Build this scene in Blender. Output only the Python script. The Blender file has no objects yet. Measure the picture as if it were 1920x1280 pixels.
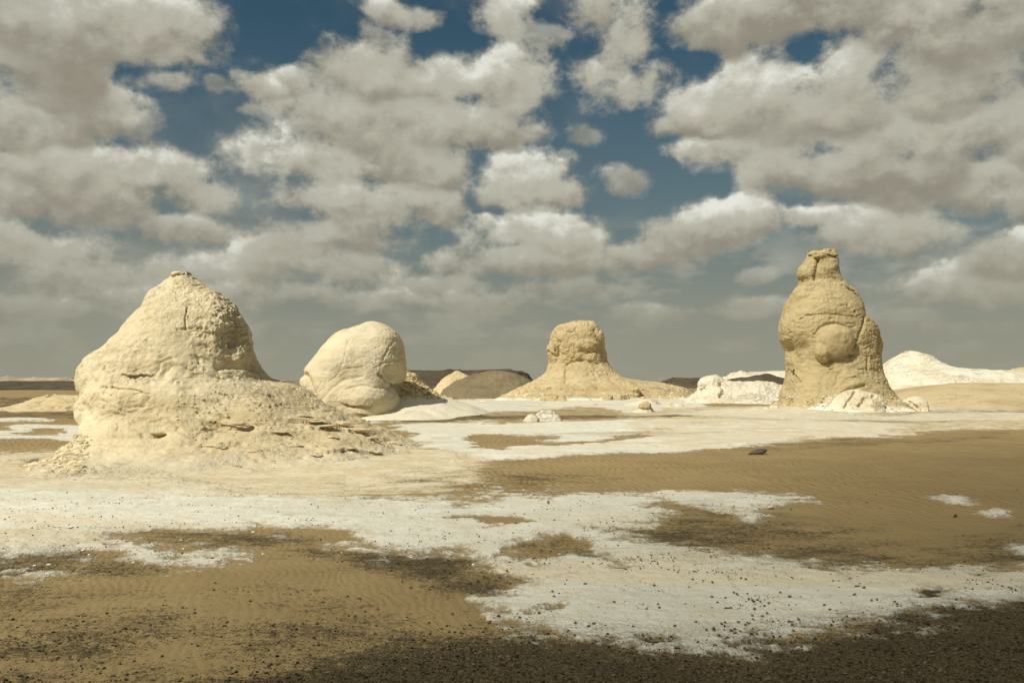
import bpy, bmesh, math, random
import numpy as np
from mathutils import Vector, Matrix

# ---------------------------------------------------------------- camera
F, HOR, CAMZ = 1600.0, 722.0, 1.7            # focal length (photo px), horizon row, eye height (m)
PITCH = math.atan((HOR - 640.0) / F)
scene = bpy.context.scene
cam_d = bpy.data.cameras.new('camera'); cam = bpy.data.objects.new('camera', cam_d)
scene.collection.objects.link(cam); scene.camera = cam
cam_d.sensor_width = 36.0; cam_d.lens = 36.0 * F / 1920.0
cam_d.clip_start = 0.05; cam_d.clip_end = 30000.0
cam.location = (0, 0, CAMZ); cam.rotation_euler = (math.pi / 2 + PITCH, 0, 0)

# ---------------------------------------------------------------- light
SUN_EL, SUN_AZ = math.radians(47), math.radians(-131)   # azimuth clockwise from +Y (view axis): left, a little behind
sdir = Vector((math.sin(SUN_AZ) * math.cos(SUN_EL), math.cos(SUN_AZ) * math.cos(SUN_EL), math.sin(SUN_EL)))
sun_d = bpy.data.lights.new('sun', 'SUN'); sun_d.energy = 4.9; sun_d.angle = math.radians(0.53)
sun_d.color = (1.0, 0.95, 0.83)
sun = bpy.data.objects.new('sun', sun_d); scene.collection.objects.link(sun)
sun.rotation_euler = (-sdir).to_track_quat('-Z', 'Y').to_euler(); sun.location = (0, 0, 50)
scene.view_settings.view_transform = 'Standard'; scene.view_settings.look = 'None'
scene.view_settings.gamma = 1.0; scene.view_settings.exposure = 0.0; scene.view_settings.use_curve_mapping = False
scene.cycles.use_denoising = True
scene.cycles.max_bounces = 4; scene.cycles.diffuse_bounces = 3; scene.cycles.glossy_bounces = 1

# ---------------------------------------------------------------- pixel helpers (photo is 1920 x 1280)
CP, SP = math.cos(PITCH), math.sin(PITCH)
def ray(u, v):
    u = np.asarray(u, float); v = np.asarray(v, float)
    x = (u - 960) / F; y = (640 - v) / F
    return x, CP - y * SP, SP + y * CP
def ground(u, v, z=0.0):
    x, y, w = ray(u, v); t = (z - CAMZ) / w
    return x * t, y * t
def at_depth(u, v, D):
    x, y, w = ray(u, v); t = D / y
    return x * t, CAMZ + w * t
def proj(x, y, z):
    z = z - CAMZ
    f = y * CP + z * SP; h = -y * SP + z * CP
    f = np.where(np.abs(f) < 1e-3, 1e-3, f)
    return 960 + F * x / f, 640 - F * h / f
def azel(u, v):
    x, y, w = ray(u, v)
    return math.atan2(x, y), math.asin(w / math.sqrt(x * x + y * y + w * w))

# ---------------------------------------------------------------- node helper
class NT:
    def __init__(s, tree): s.t = tree; tree.nodes.clear()
    def new(s, typ, **kw):
        n = s.t.nodes.new(typ)
        for k, v in kw.items(): setattr(n, k, v)
        return n
    def put(s, sock, val):
        if val is None: return
        if isinstance(val, bpy.types.NodeSocket): s.t.links.new(val, sock)
        else: sock.default_value = val
    def m(s, op, a, b=None, c=None, clamp=False):
        n = s.new('ShaderNodeMath', operation=op, use_clamp=clamp)
        s.put(n.inputs[0], a); s.put(n.inputs[1], b); s.put(n.inputs[2], c)
        return n.outputs[0]
    def v(s, op, a, b=None, c=None, scale=None):
        n = s.new('ShaderNodeVectorMath', operation=op)
        s.put(n.inputs[0], a); s.put(n.inputs[1], b); s.put(n.inputs[2], c)
        if scale is not None: s.put(n.inputs[3], scale)
        return n.outputs[1] if op in ('LENGTH', 'DISTANCE', 'DOT_PRODUCT') else n.outputs[0]
    def noise(s, vec, scale, detail=4, rough=0.55, dist=0.0, lac=2.0):
        n = s.new('ShaderNodeTexNoise')
        s.put(n.inputs['Vector'], vec); s.put(n.inputs['Scale'], scale); s.put(n.inputs['Detail'], detail)
        s.put(n.inputs['Roughness'], rough); s.put(n.inputs['Distortion'], dist); s.put(n.inputs['Lacunarity'], lac)
        return n.outputs[0]
    def voro(s, vec, scale, feature='F1', rnd=1.0):
        n = s.new('ShaderNodeTexVoronoi', feature=feature)
        s.put(n.inputs['Vector'], vec); s.put(n.inputs['Scale'], scale); s.put(n.inputs['Randomness'], rnd)
        return n.outputs
    def mr(s, x, a, b, c=0.0, d=1.0, typ='LINEAR'):
        n = s.new('ShaderNodeMapRange', interpolation_type=typ)
        for i, q in enumerate((x, a, b, c, d)): s.put(n.inputs[i], q)
        return n.outputs[0]
    def ss(s, x, a, b, c=0.0, d=1.0): return s.mr(x, a, b, c, d, 'SMOOTHSTEP')
    def mix(s, f, a, b, blend='MIX'):
        n = s.new('ShaderNodeMix', data_type='RGBA', blend_type=blend)
        s.put(n.inputs[0], f)
        s.put(n.inputs[6], a if isinstance(a, bpy.types.NodeSocket) else (*a, 1.0))
        s.put(n.inputs[7], b if isinstance(b, bpy.types.NodeSocket) else (*b, 1.0))
        return n.outputs[2]
    def attr(s, name):
        n = s.new('ShaderNodeAttribute', attribute_name=name); return n.outputs['Fac']
    def xyz(s, x, y, z):
        n = s.new('ShaderNodeCombineXYZ'); s.put(n.inputs[0], x); s.put(n.inputs[1], y); s.put(n.inputs[2], z)
        return n.outputs[0]
    def sep(s, v):
        n = s.new('ShaderNodeSeparateXYZ'); s.put(n.inputs[0], v); return n.outputs
    def bump(s, h, dist, strength=1.0, normal=None):
        n = s.new('ShaderNodeBump'); s.put(n.inputs['Height'], h); s.put(n.inputs['Distance'], dist)
        s.put(n.inputs['Strength'], strength); s.put(n.inputs['Normal'], normal)
        return n.outputs[0]

# ---------------------------------------------------------------- world: clear sky with a field of flat-based cumulus
world = bpy.data.worlds.new('World'); scene.world = world; world.use_nodes = True
w = NT(world.node_tree)
d = w.new('ShaderNodeTexCoord').outputs['Generated']
sky = w.new('ShaderNodeTexSky', sky_type='NISHITA')
sky.sun_disc = False; sky.sun_elevation = SUN_EL; sky.sun_rotation = SUN_AZ % (2 * math.pi)
sky.altitude = 200; sky.air_density = 1.0; sky.dust_density = 0.6; sky.ozone_density = 2.0
dx, dy, dz = w.sep(d)
el = w.m('ARCSINE', dz); az = w.m('ARCTAN2', dx, dy)
# the cumulus of this day: (photo px centre, radii, brightness, opacity), turned into azimuth and elevation
PUFFS = [
    (80, 470, 130, 45, .15), (30, 450, 60, 35, .2), (180, 520, 150, 35, -.1), (340, 430, 100, 26, -.1), (470, 480, 45, 32, .4), (400, 505, 110, 35, 0), (560, 470, 90, 42, .15), (640, 500, 120, 32, -.1),
    (800, 540, 130, 30, .1, .8), (720, 560, 80, 22, .3, .7), (900, 570, 120, 22, 0, .7), (1050, 545, 110, 25, 0, .7), (1240, 590, 100, 20, .05, .6), (1400, 580, 70, 18, .1, .6), (250, 560, 170, 30, 0, .8), (80, 570, 130, 25, 0, .8),
    (560, 550, 110, 25, .05, .8), (1700, 600, 70, 15, 0, .5), (1830, 610, 70, 15, 0, .5), (1415, 520, 28, 18, .1, .6), (1800, 530, 85, 28, .25), (1885, 540, 70, 30, 0), (1890, 478, 65, 38, -.1), (1905, 442, 40, 24, .6),
    (1200, 480, 130, 30, -.1), (1000, 485, 190, 36, -.05), (1075, 440, 90, 32, .25), (980, 430, 120, 36, .35), (930, 412, 30, 18, .5), (640, 440, 150, 42, -.1), (690, 395, 130, 50, .05), (600, 370, 90, 35, .1), (820, 385, 90, 40, 0), (750, 345, 55, 18, .6),
    (1640, 442, 115, 36, 0), (1680, 410, 70, 32, .3), (1600, 405, 60, 30, .5), (1515, 410, 40, 16, .2), (1290, 450, 115, 32, -.1), (1370, 422, 85, 36, .1), (1400, 394, 44, 24, .55),
    (390, 362, 80, 36, -.05), (330, 312, 110, 42, .15), (230, 322, 80, 45, 0), (30, 350, 120, 60, -.1), (150, 372, 150, 58, -.2), (60, 302, 120, 40, .1), (88, 272, 58, 22, .5),
    (1165, 350, 58, 30, -.05, .75), (1105, 252, 42, 25, -.05, .6), (950, 372, 50, 35, .05), (1050, 370, 60, 30, 0), (1000, 335, 98, 52, .35),
    (780, 292, 150, 48, -.05), (700, 272, 90, 42, 0), (590, 300, 75, 42, .15), (500, 276, 98, 56, .45), (965, 255, 75, 32, -.15), (900, 232, 120, 50, .05), (760, 216, 140, 50, .1), (640, 216, 90, 55, 0),
    (480, 212, 32, 12, 0, .6), (540, 204, 42, 26, .15, .85), (560, 160, 65, 30, 0), (495, 172, 60, 28, .05), (960, 165, 62, 52, .1), (920, 128, 88, 50, .3), (830, 132, 100, 55, .25), (720, 130, 125, 60, .05), (640, 118, 60, 42, 0, .8), (690, 62, 50, 25, 0, .6),
    (1905, 375, 50, 42, -.1), (1780, 352, 130, 42, -.2), (1870, 330, 90, 40, .2), (1700, 322, 150, 50, -.25), (1560, 322, 140, 40, -.1), (1390, 288, 125, 42, .3), (1320, 280, 70, 30, .3), (1500, 245, 100, 34, .1),
    (1850, 242, 140, 62, -.05), (1680, 252, 140, 52, .2), (1560, 200, 120, 55, 0), (1800, 180, 48, 28, .6), (1800, 130, 160, 70, -.05), (1600, 130, 95, 62, .2),
    (1300, 232, 110, 30, -.15), (1340, 192, 140, 55, .2), (1430, 150, 78, 60, .3), (1220, 152, 120, 50, .25), (1100, 122, 62, 32, .25), (1170, 75, 95, 55, .1), (1110, 28, 60, 30, 0),
    (1010, 76, 45, 22, -.05, .6), (930, 36, 60, 33, .25), (790, 28, 55, 22, .1, .9), (720, 15, 48, 24, .1, .9),
    (20, 250, 65, 28, 0), (60, 222, 110, 38, 0), (185, 205, 70, 45, .05), (272, 240, 32, 22, 0, .6), (400, 166, 42, 14, -.1, .5), (295, 150, 62, 28, -.1, .8), (95, 162, 95, 30, -.1, .8),
    (230, 85, 110, 46, 0), (60, 110, 120, 46, -.05), (130, 38, 230, 75, -.05),
    (1330, 42, 140, 50, -.2), (1500, 28, 220, 55, -.25), (1700, 22, 200, 60, -.25), (1850, 40, 150, 70, -.2),
]
elp = w.m('ADD', w.m('MAXIMUM', el, 0.0), 0.20)
dn = w.v('MULTIPLY', d, (2.3, 2.3, 2.9))
wnz = w.new('ShaderNodeTexNoise'); w.put(wnz.inputs['Vector'], dn); w.put(wnz.inputs['Scale'], 3.4); w.put(wnz.inputs['Detail'], 4.0); w.put(wnz.inputs['Roughness'], 0.55)
warp = w.v('SUBTRACT', wnz.outputs['Color'], (0.5, 0.5, 0.5))
n0 = w.noise(dn, 4.4, 9, 0.62)
nu = w.noise(w.v('ADD', dn, (-0.016, -0.006, 0.042)), 4.4, 6, 0.55)
emb = w.m('SUBTRACT', n0, nu)                       # relief of the billows against the light from above left
wamp = w.m('MULTIPLY', elp, 0.22)
aew = w.v('ADD', w.xyz(az, el, 0.0), w.v('MULTIPLY', warp, w.xyz(wamp, w.m('MULTIPLY', wamp, 0.5), 0.0)))
aewy = w.v('DOT_PRODUCT', aew, (0.0, 1.0, 0.0))
edge = w.mr(n0, 0.25, 0.75, 0.74, -0.74)
shade = w.m('MULTIPLY_ADD', emb, 2.0, w.mr(n0, 0.3, 0.7, -0.10, 0.10))
gen = w.noise(dn, 1.15, 6, 0.58)
dlow = w.v('MULTIPLY', dn, (1.0, 1.0, 2.0))
lown = w.noise(dlow, 5.0, 7, 0.56)
lowA = w.m('MULTIPLY', w.ss(lown, 0.44, 0.62, 0.0, 0.60), w.ss(dz, 0.22, 0.10))
lowB = w.mr(lown, 0.45, 0.72, 0.10, 0.62)
base = w.mix(1.0, sky.outputs[0], (0.29, 0.42, 0.375), 'MULTIPLY')
dust = w.ss(dz, 0.42, 0.0, 0.0, 0.88)                         # dusty desert air low down
base = w.mix(dust, base, (1.75, 2.02, 1.85))
far = w.ss(dz, 0.20, 0.0, 0.0, 0.92)
def fmix(f, a, b):
    n = w.new('ShaderNodeMix', data_type='FLOAT'); w.put(n.inputs[0], f); w.put(n.inputs[2], a); w.put(n.inputs[3], b); return n.outputs[0]
def finish(A, B):
    B = w.m('ADD', B, shade)
    col = w.mix(w.ss(B, -0.10, 0.60), (2.90, 2.66, 2.08), (4.8, 4.65, 3.80))
    col = w.mix(w.ss(B, 0.55, 1.15), col, (8.0, 8.0, 7.2))
    tot = w.mix(far, w.mix(A, base, col), (3.15, 3.08, 2.36))
    bg = w.new('ShaderNodeBackground'); w.put(bg.inputs[0], tot); w.put(bg.inputs[1], 0.10)
    return bg.outputs[0]
def shmix(f, a, b):
    n = w.new('ShaderNodeMixShader'); w.put(n.inputs[0], f); w.put(n.inputs[1], a); w.put(n.inputs[2], b); return n.outputs[0]
def window(a_lo, a_hi):
    """all cumulus that reach into one slice of azimuth, far ones first"""
    A = w.m('MAXIMUM', lowA, w.ss(w.m('ADD', gen, w.mr(n0, 0.3, 0.7, -0.05, 0.05)), 0.46, 0.66, 0.0, 0.30)); B = w.m('ADD', lowB, 0.0)
    for pf in PUFFS:
        u, v_, ru, rv, lum = pf[:5]; op = pf[5] if len(pf) > 5 else .96
        a0, e0 = azel(u, v_)
        if a0 + 2.1 * ru / F < a_lo or a0 - 2.1 * ru / F > a_hi: continue
        sa, se = F / ru * 0.98, F / rv * 0.98
        g = w.m('ADD', w.v('LENGTH', w.v('MULTIPLY_ADD', aew, (sa, se, 0), (-a0 * sa, -e0 * se, 0))), edge)
        al = w.ss(g, 1.24, 0.56, 0.0, op)
        br = w.m('MULTIPLY_ADD', aewy, se * 0.46, 0.42 + lum * 0.85 - e0 * se * 0.46)
        B = fmix(al, B, br); A = fmix(al, A, 1.0)
    return finish(A, B)
CUTS = [-0.30, -0.10, 0.10, 0.30]
sh = window(-1.0, CUTS[0] + .01)
for i, c in enumerate(CUTS):
    nxt = window(c - .01, CUTS[i + 1] + .01 if i < 3 else 1.0)
    sh = shmix(w.mr(az, c - .008, c + .008), sh, nxt)
# the rest of the sky: the same broken cumulus
inview = w.m('MULTIPLY', w.ss(w.m('ABSOLUTE', az), 0.56, 0.70, 1.0, 0.0), w.ss(el, 0.47, 0.58, 1.0, 0.0))
rest = finish(w.ss(w.m('ADD', gen, w.mr(n0, 0.25, 0.75, -0.06, 0.06)), 0.43, 0.53, 0.0, 0.95), w.m('ADD', 0.36, 0.0))
wo = w.new('ShaderNodeOutputWorld'); w.t.links.new(shmix(inview, rest, sh), wo.inputs[0])
world.cycles.sampling_method = 'MANUAL'; world.cycles.sample_map_resolution = 256

# ---------------------------------------------------------------- numpy noise
_rng = np.random.default_rng(11)
_PERM = _rng.permutation(512).astype(np.int32)
_PERM = np.concatenate([_PERM, _PERM, _PERM])
_G = _rng.normal(size=(512, 3)).astype(np.float32); _G /= np.linalg.norm(_G, axis=1, keepdims=True)
def perlin(p):
    p = p.astype(np.float32)
    i = np.floor(p); fr = p - i; i = i.astype(np.int32) & 511
    t = fr * fr * fr * (fr * (fr * 6 - 15) + 10)
    X, Y, Z = i[:, 0], i[:, 1], i[:, 2]
    out = 0
    for a in (0, 1):
        wx = t[:, 0] if a else 1 - t[:, 0]
        pa = _PERM[(X + a) & 511]
        for b in (0, 1):
            wy = t[:, 1] if b else 1 - t[:, 1]
            pb = _PERM[pa + ((Y + b) & 511)]
            for c in (0, 1):
                wz = t[:, 2] if c else 1 - t[:, 2]
                g = _G[_PERM[pb + ((Z + c) & 511)]]
                out = out + wx * wy * wz * (g[:, 0] * (fr[:, 0] - a) + g[:, 1] * (fr[:, 1] - b) + g[:, 2] * (fr[:, 2] - c))
    return out * 1.5
def fbm(p, octv=4, gain=0.5, seed=0.0, ridged=False):
    s = 0; a = 1.0; q = p + seed * 17.31
    for o in range(octv):
        n = perlin(q)
        s = s + a * ((1 - 2 * np.abs(n)) if ridged else n)
        a *= gain; q = q * 2.03 + 5.7
    return s
def cells(p, seed=0):
    """distance to nearest and second nearest random cell point"""
    i = np.floor(p).astype(np.int32); f1 = np.full(len(p), 9.0); f2 = f1.copy()
    for a in (-1, 0, 1):
        for b in (-1, 0, 1):
            for c in (-1, 0, 1):
                j = i + np.array([a, b, c])
                h = _PERM[_PERM[_PERM[(j[:, 0] + seed) & 511] + (j[:, 1] & 511)] + (j[:, 2] & 511)]
                pt = j + 0.5 + 0.45 * _G[h]
                dd = np.sqrt(((pt - p) ** 2).sum(1))
                m = dd < f1
                f2 = np.where(m, f1, np.minimum(f2, dd)); f1 = np.where(m, dd, f1)
    return f1, f2
def sstep(x, a, b):
    t = np.clip((x - a) / (b - a), 0, 1); return t * t * (3 - 2 * t)

# ---------------------------------------------------------------- object helpers
COL = scene.collection
def tag(o, label=None, cat=None, group=None, kind=None, parent=None):
    if label: o['label'] = label
    if cat: o['category'] = cat
    if group: o['group'] = group
    if kind: o['kind'] = kind
    if parent: o.parent = parent
    return o
def mesh_obj(name, verts, faces, mat, smooth=True, attrs=None):
    me = bpy.data.meshes.new(name)
    verts = np.ascontiguousarray(verts, np.float32); faces = np.ascontiguousarray(faces, np.int32)
    n, k = faces.shape
    me.vertices.add(len(verts)); me.vertices.foreach_set('co', verts.ravel())
    me.loops.add(n * k); me.loops.foreach_set('vertex_index', faces.ravel())
    me.polygons.add(n); me.polygons.foreach_set('loop_start', np.arange(0, n * k, k, dtype=np.int32))
    me.polygons.foreach_set('loop_total', np.full(n, k, np.int32))
    me.polygons.foreach_set('use_smooth', np.full(n, smooth, bool))
    for an, av in (attrs or {}).items():
        at = me.attributes.new(an, 'FLOAT', 'POINT'); at.data.foreach_set('value', np.ascontiguousarray(av, np.float32))
    me.materials.append(mat); me.update(calc_edges=True); me.validate()
    o = bpy.data.objects.new(name, me); COL.objects.link(o)
    return o
def ico(sub):
    bm = bmesh.new(); bmesh.ops.create_icosphere(bm, subdivisions=sub, radius=1.0)
    v = np.array([q.co[:] for q in bm.verts]); f = np.array([[x.index for x in fc.verts] for fc in bm.faces]); bm.free()
    return v, f
def stone_shape(V, sd, flat=.7, rough=.35):
    q = V * (1 + rough * fbm(V * .9, 2, .5, sd)[:, None] + rough * .4 * fbm(V * 2.2, 2, .5, sd + 4)[:, None])
    # a few flat broken faces
    r = np.random.default_rng(int(sd * 10) + 3)
    for _ in range(5):
        nrm = r.normal(size=3); nrm /= np.linalg.norm(nrm); dd = q @ nrm; lim = .62
        q = q - np.outer(np.maximum(dd - lim, 0), nrm)
    return q * np.array([1, .85, flat])
def grid_faces(nr, nc, wrap):
    r = np.arange(nr - 1)[:, None]; c = np.arange(nc if wrap else nc - 1)[None, :]
    c2 = (c + 1) % nc
    return np.stack([r * nc + c, (r + 1) * nc + c, (r + 1) * nc + c2, r * nc + c2], -1).reshape(-1, 4)

# ---------------------------------------------------------------- materials
def material(name):
    m = bpy.data.materials.new(name); m.use_nodes = True
    n = NT(m.node_tree)
    b = n.new('ShaderNodeBsdfPrincipled'); o = n.new('ShaderNodeOutputMaterial')
    n.t.links.new(b.outputs[0], o.inputs[0])
    n.put(b.inputs['Roughness'], 0.92); n.put(b.inputs['Specular IOR Level'], 0.15)
    return m, n, b
def rock_mat(name, a, b, c, white=(.78, .74, .63), scale=1.0, bump=0.03, fine=0.008, spots=0.25):
    """a main tone, b darker / ochre stain tone, c pale dusty tone; attribute 'white' = bare chalk, 'rough' = broken surface"""
    m, n, bs = material(name)
    p = n.new('ShaderNodeNewGeometry').outputs['Position']
    px, py, pz = n.sep(p)
    ps = n.xyz(px, py, n.m('MULTIPLY', pz, 2.6))
    big = n.noise(p, 0.55 * scale, 4, 0.6)
    st = n.noise(ps, 1.3 * scale, 5, 0.62, 0.4)
    fin = n.noise(p, 9.0 * scale, 5, 0.65)
    grain = n.noise(p, 40.0 * scale, 3, 0.6)
    col = n.mix(n.ss(big, 0.36, 0.62), a, c)
    col = n.mix(n.m('MULTIPLY', n.ss(st, 0.50, 0.68), 0.75), col, b)
    bed = n.noise(n.xyz(n.m('MULTIPLY', px, 0.22), n.m('MULTIPLY', py, 0.22), n.m('MULTIPLY', pz, 2.4)), 1.5 * scale, 5, 0.6, 0.5)
    col = n.mix(n.m('MULTIPLY', n.ss(bed, 0.50, 0.66), 0.40), col, b)
    col = n.mix(n.m('MULTIPLY', n.ss(bed, 0.46, 0.34), 0.35), col, c)
    col = n.mix(n.m('MULTIPLY', n.ss(fin, 0.52, 0.72), spots * 1.6), col, b)
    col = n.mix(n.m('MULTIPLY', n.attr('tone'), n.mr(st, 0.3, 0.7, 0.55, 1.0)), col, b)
    wmask = n.ss(n.m('ADD', n.attr('white'), n.mr(st, 0.3, 0.7, -0.22, 0.22)), 0.35, 0.65)
    col = n.mix(wmask, col, white)
    col = n.mix(n.mr(grain, 0.3, 0.7, 0.0, 0.22), col, n.mix(1.0, col, (.62, .58, .5), 'MULTIPLY'))
    n.put(bs.inputs['Base Color'], col)
    hgt = n.m('ADD', n.m('MULTIPLY', fin, 1.0), n.m('MULTIPLY', grain, fine / max(bump, 1e-4)))
    vo = n.voro(n.v('ADD', p, n.v('SCALE', n.xyz(st, big, fin), scale=0.5 / scale)), 3.2 * scale, 'DISTANCE_TO_EDGE')[0]
    crack = n.m('MULTIPLY', n.ss(vo, 0.0, 0.05, 1.0, 0.0), n.ss(big, 0.48, 0.62))
    hgt = n.m('SUBTRACT', hgt, n.m('MULTIPLY', crack, 0.3))
    n.put(bs.inputs['Normal'], n.bump(hgt, bump * 2.2, n.ss(n.noise(p, 0.9 * scale, 3, 0.55), 0.40, 0.60, 0.40, 1.0)))
    return m
M = {}
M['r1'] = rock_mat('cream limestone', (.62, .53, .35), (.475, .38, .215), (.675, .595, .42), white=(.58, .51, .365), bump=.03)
M['r2'] = rock_mat('pale cream chalk', (.62, .54, .37), (.53, .435, .255), (.65, .58, .42), scale=.6, bump=.03, spots=.12)
M['r3'] = rock_mat('buff limestone', (.49, .39, .222), (.37, .28, .14), (.54, .44, .265), scale=.5, bump=.05)
M['r4'] = rock_mat('tan limestone', (.43, .348, .192), (.325, .252, .122), (.47, .388, .228), scale=.6, bump=.04)
M['chalk'] = rock_mat('white chalk', (.63, .575, .445), (.46, .38, .245), (.69, .65, .54), white=(.73, .70, .60), scale=.6, bump=.045, spots=.35)
M['shale'] = rock_mat('brown shale with cloud shade', (.078, .064, .043), (.052, .042, .027), (.105, .087, .060), scale=.12, bump=.10)  # base colour darkened to stand for cloud shade on the left ridge and mesas
M['dome'] = rock_mat('marl with cloud shade', (.19, .152, .088), (.15, .118, .064), (.22, .18, .11), scale=.25, bump=.05)  # cloud shade over the dome is put into this darker base colour
M['pinkscarp'] = rock_mat('pinkish scarp rock', (.33, .27, .21), (.20, .16, .12), (.44, .37, .29), scale=.03, bump=.4)
M['sandbank'] = rock_mat('sandy bank', (.45, .36, .205), (.37, .285, .15), (.50, .41, .25), scale=.35, bump=.03)
M['buffhill'] = rock_mat('buff slope', (.54, .435, .255), (.39, .30, .155), (.60, .50, .32), white=(.66, .61, .475), scale=.35, bump=.04)
def stone_mat(name, a, b, s=30):
    m, n, bs = material(name)
    p = n.new('ShaderNodeNewGeometry').outputs['Position']
    oi = n.new('ShaderNodeObjectInfo').outputs['Random']
    x = n.noise(p, s, 4, 0.6)
    rnd = n.new('ShaderNodeNewGeometry').outputs['Random Per Island']
    col = n.mix(n.ss(n.m('ADD', x, n.m('MULTIPLY_ADD', rnd, 0.5, -0.25)), 0.3, 0.7), a, b)
    n.put(bs.inputs['Base Color'], col); n.put(bs.inputs['Normal'], n.bump(x, 0.01))
    return m
M['iron'] = stone_mat('dark ironstone', (.045, .034, .021), (.15, .112, .068))
M['gravel'] = stone_mat('brown gravel', (.026, .020, .010), (.105, .081, .043))
M['rubble'] = stone_mat('limestone rubble', (.28, .21, .11), (.60, .49, .29), 8)
M['chips'] = stone_mat('pale limestone chips', (.42, .34, .20), (.68, .585, .39), 8)
M['chalkbit'] = stone_mat('chalk chips', (.55, .48, .34), (.80, .76, .64), 8)

# ---------------------------------------------------------------- rock builder
def curve(pts, x):
    pts = sorted(pts); xs = np.array([p[0] for p in pts], float); ys = np.array([p[1] for p in pts], float)
    # monotone cubic (Fritsch-Carlson)
    h = np.diff(xs); dl = np.diff(ys) / h
    mm = np.zeros(len(xs)); mm[0] = dl[0]; mm[-1] = dl[-1]
    for i in range(1, len(xs) - 1):
        if dl[i - 1] * dl[i] > 0:
            w1 = 2 * h[i] + h[i - 1]; w2 = h[i] + 2 * h[i - 1]
            mm[i] = (w1 + w2) / (w1 / dl[i - 1] + w2 / dl[i])
    k = np.clip(np.searchsorted(xs, x) - 1, 0, len(xs) - 2)
    t = np.clip((x - xs[k]) / h[k], 0, 1)
    y = (2*t**3-3*t*t+1)*ys[k] + (t**3-2*t*t+t)*h[k]*mm[k] + (-2*t**3+3*t*t)*ys[k+1] + (t**3-t*t)*h[k]*mm[k+1]
    return y
def normals(Pg):
    nr, nc, _ = Pg.shape
    du = np.roll(Pg, -1, 1) - np.roll(Pg, 1, 1)
    dv = np.gradient(Pg, axis=0)
    n = np.cross(du, dv); L = np.linalg.norm(n, axis=2, keepdims=True)
    return n / np.maximum(L, 1e-9)
def polydist(u, v, pts):
    best = np.full(u.shape, 1e9); side = np.zeros(u.shape)
    for (x0, y0), (x1, y1) in zip(pts[:-1], pts[1:]):
        ex, ey = x1 - x0, y1 - y0; L = ex * ex + ey * ey + 1e-9
        t = np.clip(((u - x0) * ex + (v - y0) * ey) / L, 0, 1)
        qx, qy = u - x0 - t * ex, v - y0 - t * ey
        dd = np.sqrt(qx * qx + qy * qy); m = dd < best
        side = np.where(m, np.sign(ex * qy - ey * qx), side); best = np.where(m, dd, best)
    return best, side
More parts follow.
